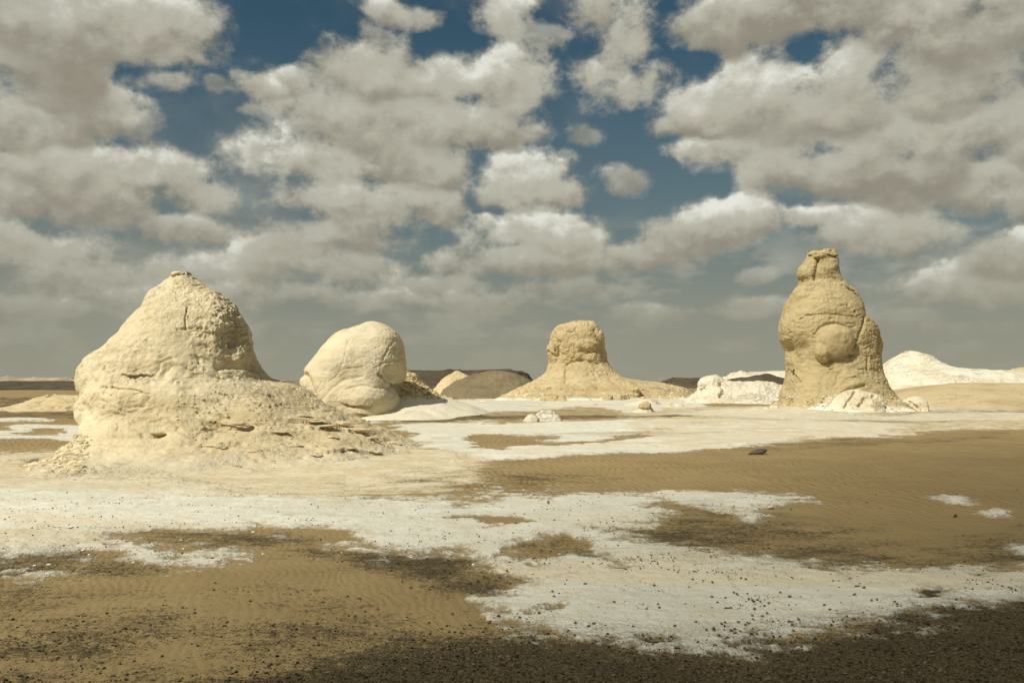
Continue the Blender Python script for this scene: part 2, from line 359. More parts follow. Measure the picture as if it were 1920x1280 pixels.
def build_rock(name, mat, D, left, right, bfront, axis=None, bback=None, rows=240, cols=300, cap=(4, 0.04), power=2.5,
               feats=(), rough=None, amp=(.10, .04, .02), scl=(1.6, .5, .12), strata=0.0, sfreq=3.0, white=None, sink=0.5, seed=1,
               lean=None, vtop=None, vbase=None, soft=.05, tone=None):
    """left/right: silhouette [(row, px)]; D: distance of the silhouette plane; bfront: [(row, metres of depth towards the viewer)]"""
    vt = vtop if vtop is not None else left[0][0]; vb = vbase if vbase is not None else left[-1][0]
    v = np.linspace(vt, vb, rows)
    L = curve(left, v); R = curve(right, v)
    ax = curve(axis, v) if axis else (L + R) / 2
    xL, z = at_depth(L, v, D); xR, _ = at_depth(R, v, D); xA, _ = at_depth(ax, v, D)
    bf = curve(bfront, v); bb = curve(bback, v) if bback else bf * 0.9
    yc = (curve(lean, v) if lean else 0 * v) + D
    # cap rows and sunk foot
    ncap = cap[0]
    s = np.linspace(0.02, 1, ncap, endpoint=False)
    def ext(q, capv, footv): return np.concatenate([capv, q, footv])
    foot = np.array([0.5, 1.0]) * sink
    aL, aR = xA - xL, xR - xA
    tt = np.linspace(0, 2 * math.pi, 96, endpoint=False); ct, st = np.cos(tt), np.sin(tt)
    ct = np.sign(ct) * np.abs(ct) ** (2 / power); st = np.sign(st) * np.abs(st) ** (2 / power)
    for _ in range(3):              # the near flank of an off-axis rock swings outwards: keep the outline where it belongs
        X = xA[:, None] + np.where(ct > 0, aR[:, None], aL[:, None]) * ct; Y = yc[:, None] - np.where(st > 0, bf[:, None], bb[:, None]) * st
        U = 960 + F * X / (Y * CP + (z[:, None] - CAMZ) * SP)
        aL = np.maximum(aL + (U.min(1) - L) * D / F, 0.02)
        aR = np.maximum(aR + (R - U.max(1)) * D / F, 0.02)
    aL = ext(aL, aL[0] * s, [aL[-1] * 1.02, aL[-1] * 1.04]); aR = ext(aR, aR[0] * s, [aR[-1] * 1.02, aR[-1] * 1.04])
    bf = ext(bf, bf[0] * s, [bf[-1] * 1.02, bf[-1] * 1.04]); bb = ext(bb, bb[0] * s, [bb[-1] * 1.02, bb[-1] * 1.04])
    xA = ext(xA, np.full(ncap, xA[0]), [xA[-1]] * 2); yc = ext(yc, np.full(ncap, yc[0]), [yc[-1]] * 2)
    z = ext(z, z[0] + cap[1] * (1 - s ** 2), z[-1] - foot)
    # columns: dense on the side that faces the camera
    t = np.linspace(0, 1, cols, endpoint=False)
    nf = 0.74
    th = np.where(t < nf, -0.12 + t / nf * (math.pi + 0.24), math.pi + 0.12 + (t - nf) / (1 - nf) * (math.pi - 0.24))
    c, sn = np.cos(th), np.sin(th)
    cc = np.sign(c) * np.abs(c) ** (2 / power); ss = np.sign(sn) * np.abs(sn) ** (2 / power)
    def smooth(q):
        k = max(3, int(rows * soft)); g = np.exp(-.5 * (np.arange(-3 * k, 3 * k + 1) / k) ** 2); g /= g.sum()
        return np.convolve(np.pad(q, 3 * k, mode='reflect', reflect_type='odd'), g, 'valid')
    sR, sL = np.maximum(smooth(aR), aR * .35), np.maximum(smooth(aL), aL * .35)
    wq = sstep(np.abs(cc), .55, .97)[None, :]
    A = np.where(cc[None, :] > 0, sR[:, None] + (aR - sR)[:, None] * wq, sL[:, None] + (aL - sL)[:, None] * wq); B = np.where(ss[None, :] > 0, bf[:, None], bb[:, None])
    Pg = np.stack([xA[:, None] + A * cc, yc[:, None] - B * ss, np.repeat(z[:, None], cols, 1)], -1)
    nr = Pg.shape[0]; P0 = Pg.copy()
    N = normals(Pg)
    # big shapes
    flat = Pg.reshape(-1, 3); nn = N.reshape(-1, 3)
    big = fbm(flat / scl[0], 3, .5, seed)
    flat = flat + nn * (big * amp[0])[:, None]
    u, vv = proj(flat[:, 0], flat[:, 1], flat[:, 2])
    wob = fbm(flat / (scl[1] * 0.7), 3, .5, seed + 3)
    front = sstep(np.tile(ss, nr), -0.15, 0.15)
    disp = np.zeros(len(flat)); rmask = np.zeros(len(flat)) if rough is None else None
    jit = wob * (F / D) * 0.05
    for ft in feats:
        k = ft[0]
        if k in ('bump', 'cap', 'box'):
            _, u0, v0, ru, rv, am = ft[:6]
            q = ((u - u0) / ru) ** 2 + ((vv - v0) / rv) ** 2
            if k == 'bump': e = np.exp(-q * 1.5)
            elif k == 'cap': e = np.sqrt(np.clip(1 - q, 0, 1))
            else: e = np.exp(-q ** 3)
            disp += am * e * front
        elif k == 'groove':
            _, pts, wd, am = ft
            dd, _s = polydist(u + jit, vv + jit, pts)
            disp -= am * np.exp(-(dd / wd) ** 2) * front
        elif k == 'ledge':              # surface stands proud above the line and drops back below it
            _, pts, wd, am = ft
            dd, sd = polydist(u, vv + jit, pts)
            below = np.where(sd > 0, 1.0, 0.0)
            e = np.where(sd > 0, -np.exp(-(dd / wd) ** 2), 0.45 * np.exp(-(dd / (wd * 1.5)) ** 2))
            disp += am * e * front
    Pg = (flat + nn * disp[:, None]).reshape(nr, cols, 3)
    # secondary relief
    N = normals(Pg); flat = Pg.reshape(-1, 3); nn = N.reshape(-1, 3)
    rm = np.zeros(len(flat))
    for (u0, v0, ru, rv, am) in (rough or []):
        rm = np.maximum(rm, am * np.exp(-(((u - u0) / ru) ** 2 + ((vv - v0) / rv) ** 2) ** 2) * front)
    q = flat * np.array([1, 1, 1.5])
    d2 = fbm(q / scl[1], 4, .5, seed + 5) * amp[1]
    d3 = fbm(flat / scl[2], 4, .58, seed + 7) * amp[2]
    m2 = sstep(fbm(flat / (scl[0] * .8), 2, .5, seed + 11), -0.25, 0.45)
    d3 = d3 * (0.42 + 1.0 * m2 + 1.2 * rm)
    ds = 0
    if strata:
        ph = flat[:, 2] * sfreq + fbm(flat * np.array([.6, .6, .9]) / scl[1], 3, .5, seed + 13) * 1.5
        fr = ph - np.floor(ph)
        lip = sstep(fr, 0.0, 0.75) * (1 - sstep(fr, 0.90, 1.0))
        msk = sstep(fbm(flat * np.array([1, 1, 1.6]) / (scl[1] * 1.3), 3, .5, seed + 17), 0.0, 0.35)
        ds = -strata * (1 - lip) * msk
    dr = 0
    if rough:
        p3 = (flat + 0.25 * scl[1] * np.stack([d2, d3, d2], 1) / max(amp[1], 1e-3)) / (scl[1] * 0.55)
        sel = rm > 0.02
        dr = np.zeros(len(flat))
        if sel.any():
            f1, f2 = cells(p3[sel]); g1, g2 = cells(p3[sel] * 2.3, 7)
            dr[sel] = rm[sel] * (-0.9 * np.clip(1 - f1 * 1.25, 0, 1) ** 1 + 0.45 * np.clip(f2 - f1, 0, .5)
                                 - 0.35 * np.clip(1 - g1 * 1.2, 0, 1)) * amp[1] * 2.6
    # scattered short cracks
    crk = fbm(flat * np.array([1, 1, 1.8]) / (scl[1] * .9), 3, .55, seed + 23)
    cm = sstep(fbm(flat / (scl[1] * 1.6), 2, .5, seed + 29), 0.05, 0.4)
    dc = -amp[1] * 1.1 * np.exp(-(crk / 0.030) ** 2) * cm
    flat = flat + nn * (d2 + d3 + ds + dr + dc)[:, None]
    G3 = flat.reshape(nr, cols, 3); dl = G3 - P0; ring = dl[ncap].mean(0)        # the crown follows the ring below it
    for k in range(ncap):
        t_ = (k / ncap) ** 1.5; G3[k] = P0[k] + ring * (1 - t_) + dl[ncap] * t_
    flat = G3.reshape(-1, 3)
    wh = np.zeros(len(flat))
    if white: wh = white(flat, u, vv, front)
    f = grid_faces(nr, cols, True)
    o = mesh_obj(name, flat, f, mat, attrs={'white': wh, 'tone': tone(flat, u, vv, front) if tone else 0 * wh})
    me = o.data
    # close the crown with one small fan cap
    return o

# ---------------------------------------------------------------- terrain height and cover
def in_poly(x, y, poly):
    ins = np.zeros(x.shape, bool)
    px, py = poly[:, 0], poly[:, 1]
    j = len(poly) - 1
    for i in range(len(poly)):
        c = (py[i] > y) != (py[j] > y)
        xi = (px[j] - px[i]) * (y - py[i]) / (py[j] - py[i] + 1e-12) + px[i]
        ins ^= c & (x < xi); j = i
    return ins
def region(lx, ly, pts, wd):
    """soft membership (0.5 on the outline) of a region outlined by photo pixels, laid on the ground in (azimuth, log distance)"""
    pts = np.array(pts, float)
    gx, gy = ground(pts[:, 0], np.maximum(pts[:, 1], HOR + 4))
    pa = np.arctan2(gx, gy); pl = np.log(np.hypot(gx, gy)) * 0.5
    poly = np.stack([pa, pl], 1)
    mask = (lx > pa.min() - 4 * wd) & (lx < pa.max() + 4 * wd) & (ly > pl.min() - 4 * wd) & (ly < pl.max() + 4 * wd)
    out = np.zeros(lx.shape)
    if mask.any():
        a, b = lx[mask], ly[mask]
        ins = in_poly(a, b, poly)
        dd, _ = polydist(a, b, [tuple(q) for q in np.vstack([poly, poly[:1]])])
        out[mask] = np.clip(0.5 + np.where(ins, dd, -dd) / (2 * wd), 0, 1)
    return out
CHALK = [
    ([(-200,900),(120,897),(300,898),(430,925),(560,942),(760,938),(880,955),(960,930),(1100,928),(1250,935),(1330,948),(1225,965),(1205,1000),
      (1130,1010),(1300,1040),(1440,1060),(1600,1080),(1720,1086),(1820,1076),(2100,1080),(2100,1130),(1800,1136),(1740,1150),(1690,1165),(1600,1175),
      (1480,1194),(1350,1204),(1180,1204),(1080,1190),(1000,1172),(935,1130),(960,1100),(900,1075),(860,1048),(700,1044),(620,1030),(560,1012),(420,1000),
      (215,998),(200,1012),(330,1035),(430,1052),(300,1062),(100,1046),(-200,1052)], .012),
    ([(1240,928),(1400,932),(1540,938),(1530,946),(1440,958),(1440,975),(1390,985),(1370,970),(1300,962),(1230,950)], .008),
    ([(740,800),(800,790),(900,788),(1000,793),(1080,797),(1250,795),(1500,787),(1660,796),(1700,808),(1680,820),(1560,826),(1500,822),(1400,838),(1280,848),
      (1100,857),(900,874),(850,868),(780,850)], .008),
    ([(690,792),(760,752),(830,735),(880,750),(950,745),(1100,750),(1290,752),(1260,764),(1120,764),(1010,772),(900,776),(760,786)], .007),
    ([(-200,784),(60,785),(80,790),(-200,797)], .004), ([(20,800),(90,794),(180,797),(180,826),(120,827),(60,822),(0,824),(-200,826),(-200,808),(10,806)], .004),
    ([(30,856),(120,846),(150,850),(60,862),(-100,868),(-100,860)], .004),
    ([(1750,950),(1800,947),(1850,957),(1830,964),(1780,960)], .006), ([(1830,970),(1870,966),(1910,974),(1895,981),(1850,978)], .006),
    ([(1380,975),(1430,972),(1450,984),(1400,990)], .006), ([(1100,765),(1290,752),(1420,757),(1300,770),(1180,776)], .004),
    ([(1250,778),(1450,772),(1650,782),(1900,775),(2100,776),(2100,784),(1700,790),(1400,784)], .004),
    ([(1690,764),(1800,756),(2100,748),(2100,758),(1850,764),(1740,770)], .004),
    ([(30,1080),(120,1072),(170,1080),(120,1090),(50,1092)], .008), ([(230,1058),(330,1048),(440,1050),(400,1060),(300,1066)], .008),
    ([(1900,1030),(2100,1020),(2100,1060),(1900,1045)], .01),
]
HOLES = [
    ([(868,822),(900,819),(1000,820),(1060,822),(1010,831),(1100,827),(1180,818),(1260,808),(1190,822),(1090,835),(1000,843),(935,853),(895,846)], .006),
    ([(1000,1018),(1060,1010),(1130,1040),(1190,1062),(1170,1072),(1080,1050),(1000,1066),(940,1050)], .012),
    ([(1690,1108),(1760,1104),(1800,1118),(1750,1130),(1700,1124)], .008),
    ([(20,810),(60,803),(110,806),(130,815),(60,817)], .003), ([(840,795),(960,791),(1000,795),(900,800)], .003),
    ([(960,1155),(1060,1140),(1080,1152),(990,1166)], .008), ([(470,1000),(640,1000),(700,1030),(560,1030)], .012),
    ([(850,985),(900,978),(970,975),(1000,990),(930,996)], .008),
    ([(1480,1060),(1560,1052),(1640,1072),(1560,1082)], .012),
]
GRAVEL = [
    ([(1130,1002),(1215,995),(1330,955),(1380,985),(1500,985),(1560,1005),(1700,1040),(1920,1020),(2100,1020),(2100,1090),(1820,1080),(1700,1088),(1440,1062),(1300,1042),(1200,1024)], .04, .50),
    ([(250,1330),(480,1262),(700,1225),(860,1205),(1000,1190),(1200,1205),(1400,1200),(1600,1172),(1700,1155),(1800,1135),(2200,1120),(2400,1700),(-100,1700)], .055, 1.0),
    ([(860,880),(960,868),(1010,890),(1100,902),(1240,925),(1100,925),(940,925),(700,935),(560,925),(700,905)], .03, .30),
    ([(205,1000),(350,998),(480,1004),(600,1024),(700,1044),(880,1050),(900,1075),(960,1100),(935,1135),(820,1110),(700,1075),(560,1040),(380,1022)], .02, .50),
    ([(-200,1040),(100,1050),(300,1066),(330,1080),(160,1096),(-200,1110)], .02, .55),
    ([(-200,1110),(300,1120),(700,1170),(1000,1175),(1000,1215),(1000,1500),(-400,1500)], .05, .36),
    ([(1000,1018),(1060,1010),(1190,1062),(1170,1072),(1080,1050),(1000,1066),(940,1050)], .018, .38),
    ([(1690,1108),(1760,1104),(1800,1118),(1750,1130),(1700,1124)], .008, .9),
    ([(600,770),(900,780),(1300,780),(1300,784),(900,786),(700,790)], .003, .6),
    ([(1500,770),(1700,775),(1920,765),(2000,775),(1700,800),(1500,782)], .006, .35),
    ([(1300,836),(1500,826),(1700,824),(1900,812),(1900,820),(1600,840),(1350,848)], .006, .3),
    ([(30,860),(110,845),(150,850),(120,872),(70,878)], .006, .6),
    ([(-200,745),(200,745),(200,786),(-200,784)], .004, .5),
]
PALE = [   # beige crust round the big outcrops
    ([(-200,850),(60,850),(300,850),(560,850),(800,850),(920,875),(900,915),(760,935),(560,950),(300,935),(100,925),(-200,925)], .05, .95),
    ([(-100,1005),(120,1000),(220,1020),(200,1040),(60,1042),(-100,1045)], .02, .7),
    ([(1380,770),(1560,778),(1760,770),(1760,786),(1500,784)], .006, .5),
    ([(800,770),(1300,760),(1300,790),(800,792)], .01, .35),
    ([(1150,772),(1500,766),(1950,756),(2100,756),(2100,806),(1800,812),(1500,830),(1250,845),(1150,800)], .012, .55),
]
def cover(x, y):
    r = np.maximum(np.hypot(x, y), 0.5); lx = np.arctan2(x, y); ly = np.log(r) * 0.5
    # ragged outlines
    p = np.stack([lx * 14, ly * 20, 0 * lx], 1)
    lx2 = lx + 0.022 * fbm(p, 5, .6, 2); ly2 = ly + 0.011 * fbm(p, 5, .6, 9)
    ch = np.zeros(len(x)); gr = np.zeros(len(x)); pa = np.zeros(len(x))
    for pts, wd in CHALK: ch = np.maximum(ch, region(lx2, ly2, pts, wd * (3.0 if len(pts) > 30 else 2.2)))
    for pts, wd in HOLES: ch = np.minimum(ch, 1 - region(lx2, ly2, pts, wd * 1.4))
    for pts, wd, s in GRAVEL: gr = np.maximum(gr, s * region(lx2, ly2, pts, wd))
    for pts, wd, s in PALE: pa = np.maximum(pa, s * region(lx2, ly2, pts, wd))
    p3 = np.stack([x * .65, y, 0 * x], 1)
    dn_ = .42 * fbm(p3 / 1.1, 3, .6, 51) + .34 * fbm(p3 / .22, 3, .6, 52)
    inn = (ch > .01) & (ch < .99)
    ch = np.clip(ch + np.where(inn, dn_, dn_ * .25), -.2, 1.2)
    gr = np.clip(gr + np.where(gr > .02, .30 * fbm(p3 / .8, 4, .6, 53), 0), 0, 1.1)
    # beyond the picture: the same mixture of chalk, sand and gravel
    out = sstep(np.abs(lx), 0.60, 0.75)
    big = fbm(np.stack([lx * 3, ly * 7, 0 * lx], 1), 3, .5, 31)
    ch = ch * (1 - out) + out * np.clip(0.45 + big, 0, 1); gr = gr * (1 - out) + out * np.clip(0.4 - big, 0, 1)
    return ch, gr, pa
MOUNDS = [  # (photo px on the ground, radius x m, radius y m, height m): debris aprons and low swells
    (330, 862, 7.0, 4.0, .06), (640, 868, 5.5, 3.5, .08),
    (690, 775, 7.0, 5.0, .25), (840, 765, 6.0, 8.0, .35), (1110, 757, 13.0, 10.0, .5), (1560, 775, 8.0, 5.0, .35),
    (1380, 766, 8.0, 6.0, .3), (1240, 800, 14.0, 3.0, .10), (1500, 800, 12.0, 3.5, .12), (100, 800, 6.0, 3.0, .10),
    (300, 960, 6.0, 2.0, .07), (1000, 985, 3.0, 1.2, .06), (90, 1020, 1.8, .8, .06), (1600, 900, 7.0, 4.0, .18),
    (600, 1090, 2.2, 1.0, .05),
]
def height(x, y, ch=None, gr=None):
    r = np.hypot(x, y)
    p = np.stack([x, y, 0 * x], 1)
    z = 0.10 * fbm(p / 9.0, 3, .5, 40) * sstep(r, 3, 14) + 0.035 * fbm(p / 2.2, 3, .5, 41) * sstep(r, 2.5, 6)
    z = z + sstep(r, 60, 400) * 0.8 * fbm(p / 60.0, 3, .5, 42)
    for (u, v, rx, ry, h) in MOUNDS:
        gx, gy = ground(u, v)
        z = z + h * np.exp(-((x - gx) / rx) ** 2 - ((y - gy) / ry) ** 2)
    if ch is not None:
        edge = sstep(ch, .38, .60)
        z = z + edge * .020
        z = z + edge * .010 * fbm(p * np.array([1.2, 2.6, 1]) / 0.35, 4, .55, 45)
        if gr is not None: z = z + gr * .010 * fbm(p / 0.14, 3, .6, 46)
    return z
def ground_z(x, y):
    x = np.atleast_1d(np.asarray(x, float)); y = np.atleast_1d(np.asarray(y, float))
    ch, gr, pa = cover(x, y); return height(x, y, ch, gr)

# ground sheet: polar grid about the viewpoint, fine where the picture looks
azi = np.concatenate([np.linspace(-math.pi, -0.66, 60, endpoint=False), np.linspace(-0.66, 0.66, 900, endpoint=False), np.linspace(0.66, math.pi, 60, endpoint=False)])
vr = np.linspace(1330, 726, 480)
rad = np.concatenate([np.linspace(0.4, 4.3, 14), (CAMZ * F / (vr - HOR)) , [800, 1100, 1600, 2600, 4500, 9000, 20000]])
rad = np.unique(rad)
RR, AA = np.meshgrid(rad, azi, indexing='ij')
gx = (RR * np.sin(AA)).ravel(); gy = (RR * np.cos(AA)).ravel()
ch, gr, pa = cover(gx, gy)
gz = height(gx, gy, ch, gr)
gverts = np.stack([gx, gy, gz], 1)
gf = grid_faces(len(rad), len(azi), True)[:, ::-1]
centre = np.arange(len(azi))

m, n, bs = material('desert floor')
p = n.new('ShaderNodeNewGeometry').outputs['Position']
px, py, pz = n.sep(p)
p2 = n.xyz(px, py, 0.0)
a_ch, a_gr, a_pa = n.attr('chalk'), n.attr('gravel'), n.attr('pale')
dist = n.v('LENGTH', p2)
n1 = n.noise(p2, 1.1, 6, 0.62); n2 = n.noise(p2, 7.0, 5, 0.62); n3 = n.noise(p2, 38.0, 4, 0.62); n0 = n.noise(p2, 0.25, 4, 0.55)
pst = n.xyz(n.m('MULTIPLY', px, 0.45), py, 0.0)
n4 = n.noise(pst, 3.2, 6, 0.66, 0.6); n5 = n.noise(n.xyz(n.m('MULTIPLY', px, 0.30), py, 4.0), 0.55, 9, 0.70, 0.4)
sand = n.mix(n.ss(n1, 0.35, 0.65), (.265, .194, .090), (.30, .222, .104))
sand = n.mix(n.m('MULTIPLY', n.ss(n0, 0.42, 0.62), 0.5), sand, (.245, .175, .078))
grav = n.mix(n.ss(n3, 0.35, 0.65), (.036, .029, .015), (.125, .097, .050))
grav = n.mix(n.m('MULTIPLY', n.ss(n1, 0.45, 0.68), 0.45), grav, (.042, .033, .017))
n25 = n.noise(p2, 15.0, 4, 0.62)
gfac = n.ss(n.m('ADD', a_gr, n.m('ADD', n.m('ADD', n.mr(n4, 0.3, 0.7, -0.26, 0.26), n.mr(n25, 0.3, 0.7, -0.28, 0.28)), n.mr(n3, 0.3, 0.7, -0.30, 0.30))), 0.18, 0.80)
pale = n.mix(n.ss(n2, 0.36, 0.68), (.58, .505, .345), (.45, .365, .22))
pale = n.mix(n.m('MULTIPLY', n.ss(n1, 0.44, 0.62), 0.65), pale, (.62, .57, .43))
pale = n.mix(n.m('MULTIPLY', n.ss(n25, 0.56, 0.68), 0.55), pale, (.36, .285, .165))
pfac = n.ss(n.m('ADD', a_pa, n.mr(n4, 0.3, 0.7, -0.35, 0.35)), 0.30, 0.62)
chal = n.mix(n.ss(n1, 0.34, 0.66), (.57, .55, .455), (.655, .64, .55))
chal = n.mix(n.m('MULTIPLY', n.ss(n4, 0.48, 0.70), 0.6), chal, (.60, .525, .375))
chal = n.mix(n.m('MULTIPLY', n.ss(n5, 0.50, 0.64), 0.7), chal, (.62, .535, .375))
chal = n.mix(n.m('MULTIPLY', n.ss(n2, 0.60, 0.74), 0.5), chal, (.42, .34, .21))
vcr = n.voro(n.v('ADD', n.xyz(px, py, 0.0), n.v('SCALE', n.xyz(n1, n2, 0.0), scale=0.9)), 0.85, 'DISTANCE_TO_EDGE')[0]
crk = n.m('MULTIPLY', n.ss(vcr, 0.0, n.m('MULTIPLY_ADD', dist, 0.0012, 0.018), 1.0, 0.0), n.ss(n1, 0.46, 0.60))
chal = n.mix(n.m('MULTIPLY', crk, 0.55), chal, (.36, .28, .165))
chal = n.mix(n.m('MULTIPLY', pfac, 0.75), chal, pale)
cf0 = n.m('ADD', a_ch, n.m('ADD', n.m('ADD', n.mr(n5, 0.3, 0.7, -0.18, 0.18), n.mr(n4, 0.3, 0.7, -0.10, 0.10)),
          n.m('ADD', n.mr(n2, 0.3, 0.7, -0.12, 0.12), n.mr(n25, 0.3, 0.7, -0.18, 0.18))))
n6 = n.noise(n.xyz(n.m('MULTIPLY', px, 0.09), n.m('MULTIPLY', py, 0.50), 9.0), 1.0, 6, 0.62, 0.3)
cf0 = n.m('ADD', cf0, n.m('MULTIPLY', n.mr(n6, 0.3, 0.7, -0.62, 0.50), n.ss(dist, 14.0, 30.0)))
grit = n.m('MULTIPLY', n.ss(n3, 0.55, 0.66), n.ss(cf0, 1.25, 0.55))
chal = n.mix(n.m('MULTIPLY', grit, 0.6), chal, (.20, .155, .09))
cfac = n.ss(cf0, 0.20, 0.74)
lag = n.m('MULTIPLY', n.ss(cf0, 0.20, 0.42), n.ss(cf0, 0.52, 0.42))       # stone lag that gathers along the crust's margins
base_c = n.mix(pfac, sand, pale)
base_c = n.mix(gfac, base_c, grav)
base_c = n.mix(n.m('MULTIPLY', n.m('MULTIPLY', lag, n.ss(n3, 0.45, 0.6)), 0.45), base_c, (.12, .09, .05))
base_c = n.mix(cfac, base_c, chal)
n.put(bs.inputs['Base Color'], base_c)
# wind ripples on the open sand
nw = n.noise(p2, 0.55, 3, 0.5)
ph = n.m('ADD', n.m('ADD', n.m('MULTIPLY_ADD', px, 72.0, n.m('MULTIPLY', py, 24.0)), n.m('MULTIPLY', n1, 26.0)), n.m('MULTIPLY', nw, 40.0))
rip = n.m('MULTIPLY', n.m('SINE', ph), 0.5)
rmask = n.m('MULTIPLY', n.m('MULTIPLY', n.m('SUBTRACT', 1.0, cfac), n.m('SUBTRACT', 1.0, pfac)), n.m('SUBTRACT', 1.0, gfac))
rmask = n.m('MULTIPLY', rmask, n.ss(n0, 0.30, 0.60, 0.35, 1.0))
ph2 = n.m('ADD', n.m('MULTIPLY_ADD', px, 34.0, n.m('MULTIPLY', py, 9.0)), n.m('MULTIPLY_ADD', nw, 34.0, n.m('MULTIPLY', n1, 18.0)))
fard = n.ss(dist, 9.0, 15.0)
hgt = n.m('MULTIPLY', n.m('ADD', n.m('MULTIPLY', rip, n.m('MULTIPLY_ADD', fard, -0.0040, 0.0048)), n.m('MULTIPLY', n.m('SINE', ph2), n.m('MULTIPLY', fard, 0.0105))), rmask)
hgt = n.m('ADD', hgt, n.m('MULTIPLY', n3, n.m('MULTIPLY_ADD', gfac, 0.016, 0.004)))
hgt = n.m('ADD', hgt, n.m('MULTIPLY', n2, n.m('MULTIPLY_ADD', cfac, 0.018, 0.008)))
hgt = n.m('ADD', hgt, n.m('MULTIPLY', cfac, 0.012))
n.put(bs.inputs['Normal'], n.bump(hgt, 1.0, 0.8))
M['ground'] = m
go = mesh_obj('ground', gverts, gf, m, attrs={'chalk': ch, 'gravel': gr, 'pale': pa})
tag(go, 'flat desert floor of white chalk, rippled sand and dark gravel', 'ground', kind='structure')

# ---------------------------------------------------------------- far hills (setting)
def hill(name, mat, D, left, right, bf, label, **kw):
    kw.setdefault('rows', 90); kw.setdefault('cols', 260)
    o = build_rock(name, mat, D, left, right, bf, **kw)
    return tag(o, label, 'hill', kind='structure')
def gh(D): return HOR + CAMZ * F / D     # photo row of the ground at distance D
hill('hill', M['pinkscarp'], 2600, [(709, -500), (711, -520), (723, -560)], [(709, 480), (711, 520), (723, 560)], [(709, 60), (723, 160)],
     'long pale pinkish scarp along the far left horizon', amp=(6, 5, 2.5), scl=(120, 40, 12), sink=10, seed=3, cap=(4, 1))
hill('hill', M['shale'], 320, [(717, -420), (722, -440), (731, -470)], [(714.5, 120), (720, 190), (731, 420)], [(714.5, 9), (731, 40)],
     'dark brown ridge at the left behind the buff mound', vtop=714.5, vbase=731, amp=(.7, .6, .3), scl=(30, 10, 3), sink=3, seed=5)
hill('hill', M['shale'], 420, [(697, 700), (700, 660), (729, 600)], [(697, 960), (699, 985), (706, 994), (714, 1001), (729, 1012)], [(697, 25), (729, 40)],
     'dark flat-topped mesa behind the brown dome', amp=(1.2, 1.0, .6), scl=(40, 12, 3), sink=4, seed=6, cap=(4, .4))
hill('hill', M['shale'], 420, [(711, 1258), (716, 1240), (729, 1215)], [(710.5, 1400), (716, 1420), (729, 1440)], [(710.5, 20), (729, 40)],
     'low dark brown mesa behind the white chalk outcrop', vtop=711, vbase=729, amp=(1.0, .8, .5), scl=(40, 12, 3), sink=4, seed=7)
hill('hill', M['buffhill'], 165, [(700, 848), (703, 839), (708, 832), (716, 825), (727, 816), (738, 800)], [(700, 866), (706, 884), (716, 894), (727, 905), (738, 915)], [(700, 1), (738, 8)],
     'small pale buff dome behind the brown dome', amp=(.2, .15, .06), scl=(6, 2, .6), sink=2, seed=8, cap=(5, .5))
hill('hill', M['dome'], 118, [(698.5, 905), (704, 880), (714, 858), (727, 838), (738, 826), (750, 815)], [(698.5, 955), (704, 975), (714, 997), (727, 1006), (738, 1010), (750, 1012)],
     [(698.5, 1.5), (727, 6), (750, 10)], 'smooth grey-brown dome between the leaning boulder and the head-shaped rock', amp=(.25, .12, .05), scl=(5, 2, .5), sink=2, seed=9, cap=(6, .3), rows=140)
hill('hill', M['chalk'], 150, [(698, 1410), (700, 1385), (705, 1365), (716, 1340), (740, 1300)], [(697.5, 1640), (700, 1700), (705, 1720), (716, 1740), (740, 1760)], [(697.5, 4), (740, 16)],
     'low white chalk ridge behind the tall tan rock', vtop=698, amp=(.35, .25, .12), scl=(6, 2, .6), sink=2, seed=10, cap=(5, .3))
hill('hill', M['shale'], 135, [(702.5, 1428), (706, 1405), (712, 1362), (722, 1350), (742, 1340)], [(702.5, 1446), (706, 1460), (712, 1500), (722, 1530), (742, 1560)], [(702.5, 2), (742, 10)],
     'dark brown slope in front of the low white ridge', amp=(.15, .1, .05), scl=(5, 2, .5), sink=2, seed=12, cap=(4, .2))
hill('hill', M['chalk'], 88, [(661, 1692), (667, 1678), (675, 1662), (690, 1640), (705, 1620), (730, 1590), (753, 1560)],
     [(661, 1708), (667, 1740), (675, 1757), (684, 1776), (692, 1800), (696.5, 1830), (699, 2050), (712, 2150), (730, 2200), (753, 2260)],
     [(661, 1.2), (690, 4), (699, 7), (753, 13)], 'white chalk hill with a rounded peak right of the tall tan rock', axis=[(661, 1699), (692, 1730), (699, 1790), (753, 1800)],
     amp=(.28, .07, .028), scl=(4, 1.4, .4), strata=.08, sfreq=.9, sink=2, rough=[(1745, 708, 50, 8, .5), (1880, 706, 60, 5, .3)], seed=13, cap=(6, .15), rows=200, cols=360)
hill('hill', M['sandbank'], 74, [(719, 1800), (723, 1750), (730, 1690), (742, 1640), (760, 1600)], [(717.5, 2060), (723, 2100), (728, 2160), (742, 2220), (760, 2300)], [(714.5, 2), (730, 6), (760, 16)],
     'smooth sandy bank in front of the white chalk hill', vtop=719, axis=[(714.5, 1900), (760, 1900)], amp=(.12, .05, .02), scl=(5, 1.5, .4), sink=1, seed=17, cap=(4, .05))
hill('hill', M['buffhill'], 300, [(689, 1915), (692, 1900), (700, 1880), (731, 1840)], [(688.5, 2100), (692, 2140), (700, 2180), (731, 2250)], [(689, 10), (731, 30)],
     'pale buff hill tip on the right horizon', vtop=689, amp=(.5, .4, .2), scl=(12, 4, 1), sink=3, seed=14)
hill('hill', M['buffhill'], 62, [(741.5, 92), (745, 72), (750, 55), (757, 30), (764, 0), (771, -60)], [(741.5, 118), (743, 170), (750, 210), (757, 230), (764, 240), (771, 250)],
     [(741.5, .8), (757, 3), (771, 6)], 'low buff mound at the left behind the peaked limestone rock', amp=(.10, .08, .05), scl=(3, 1, .3), strata=.06, sfreq=2.5, sink=1, seed=15, cap=(4, .05))
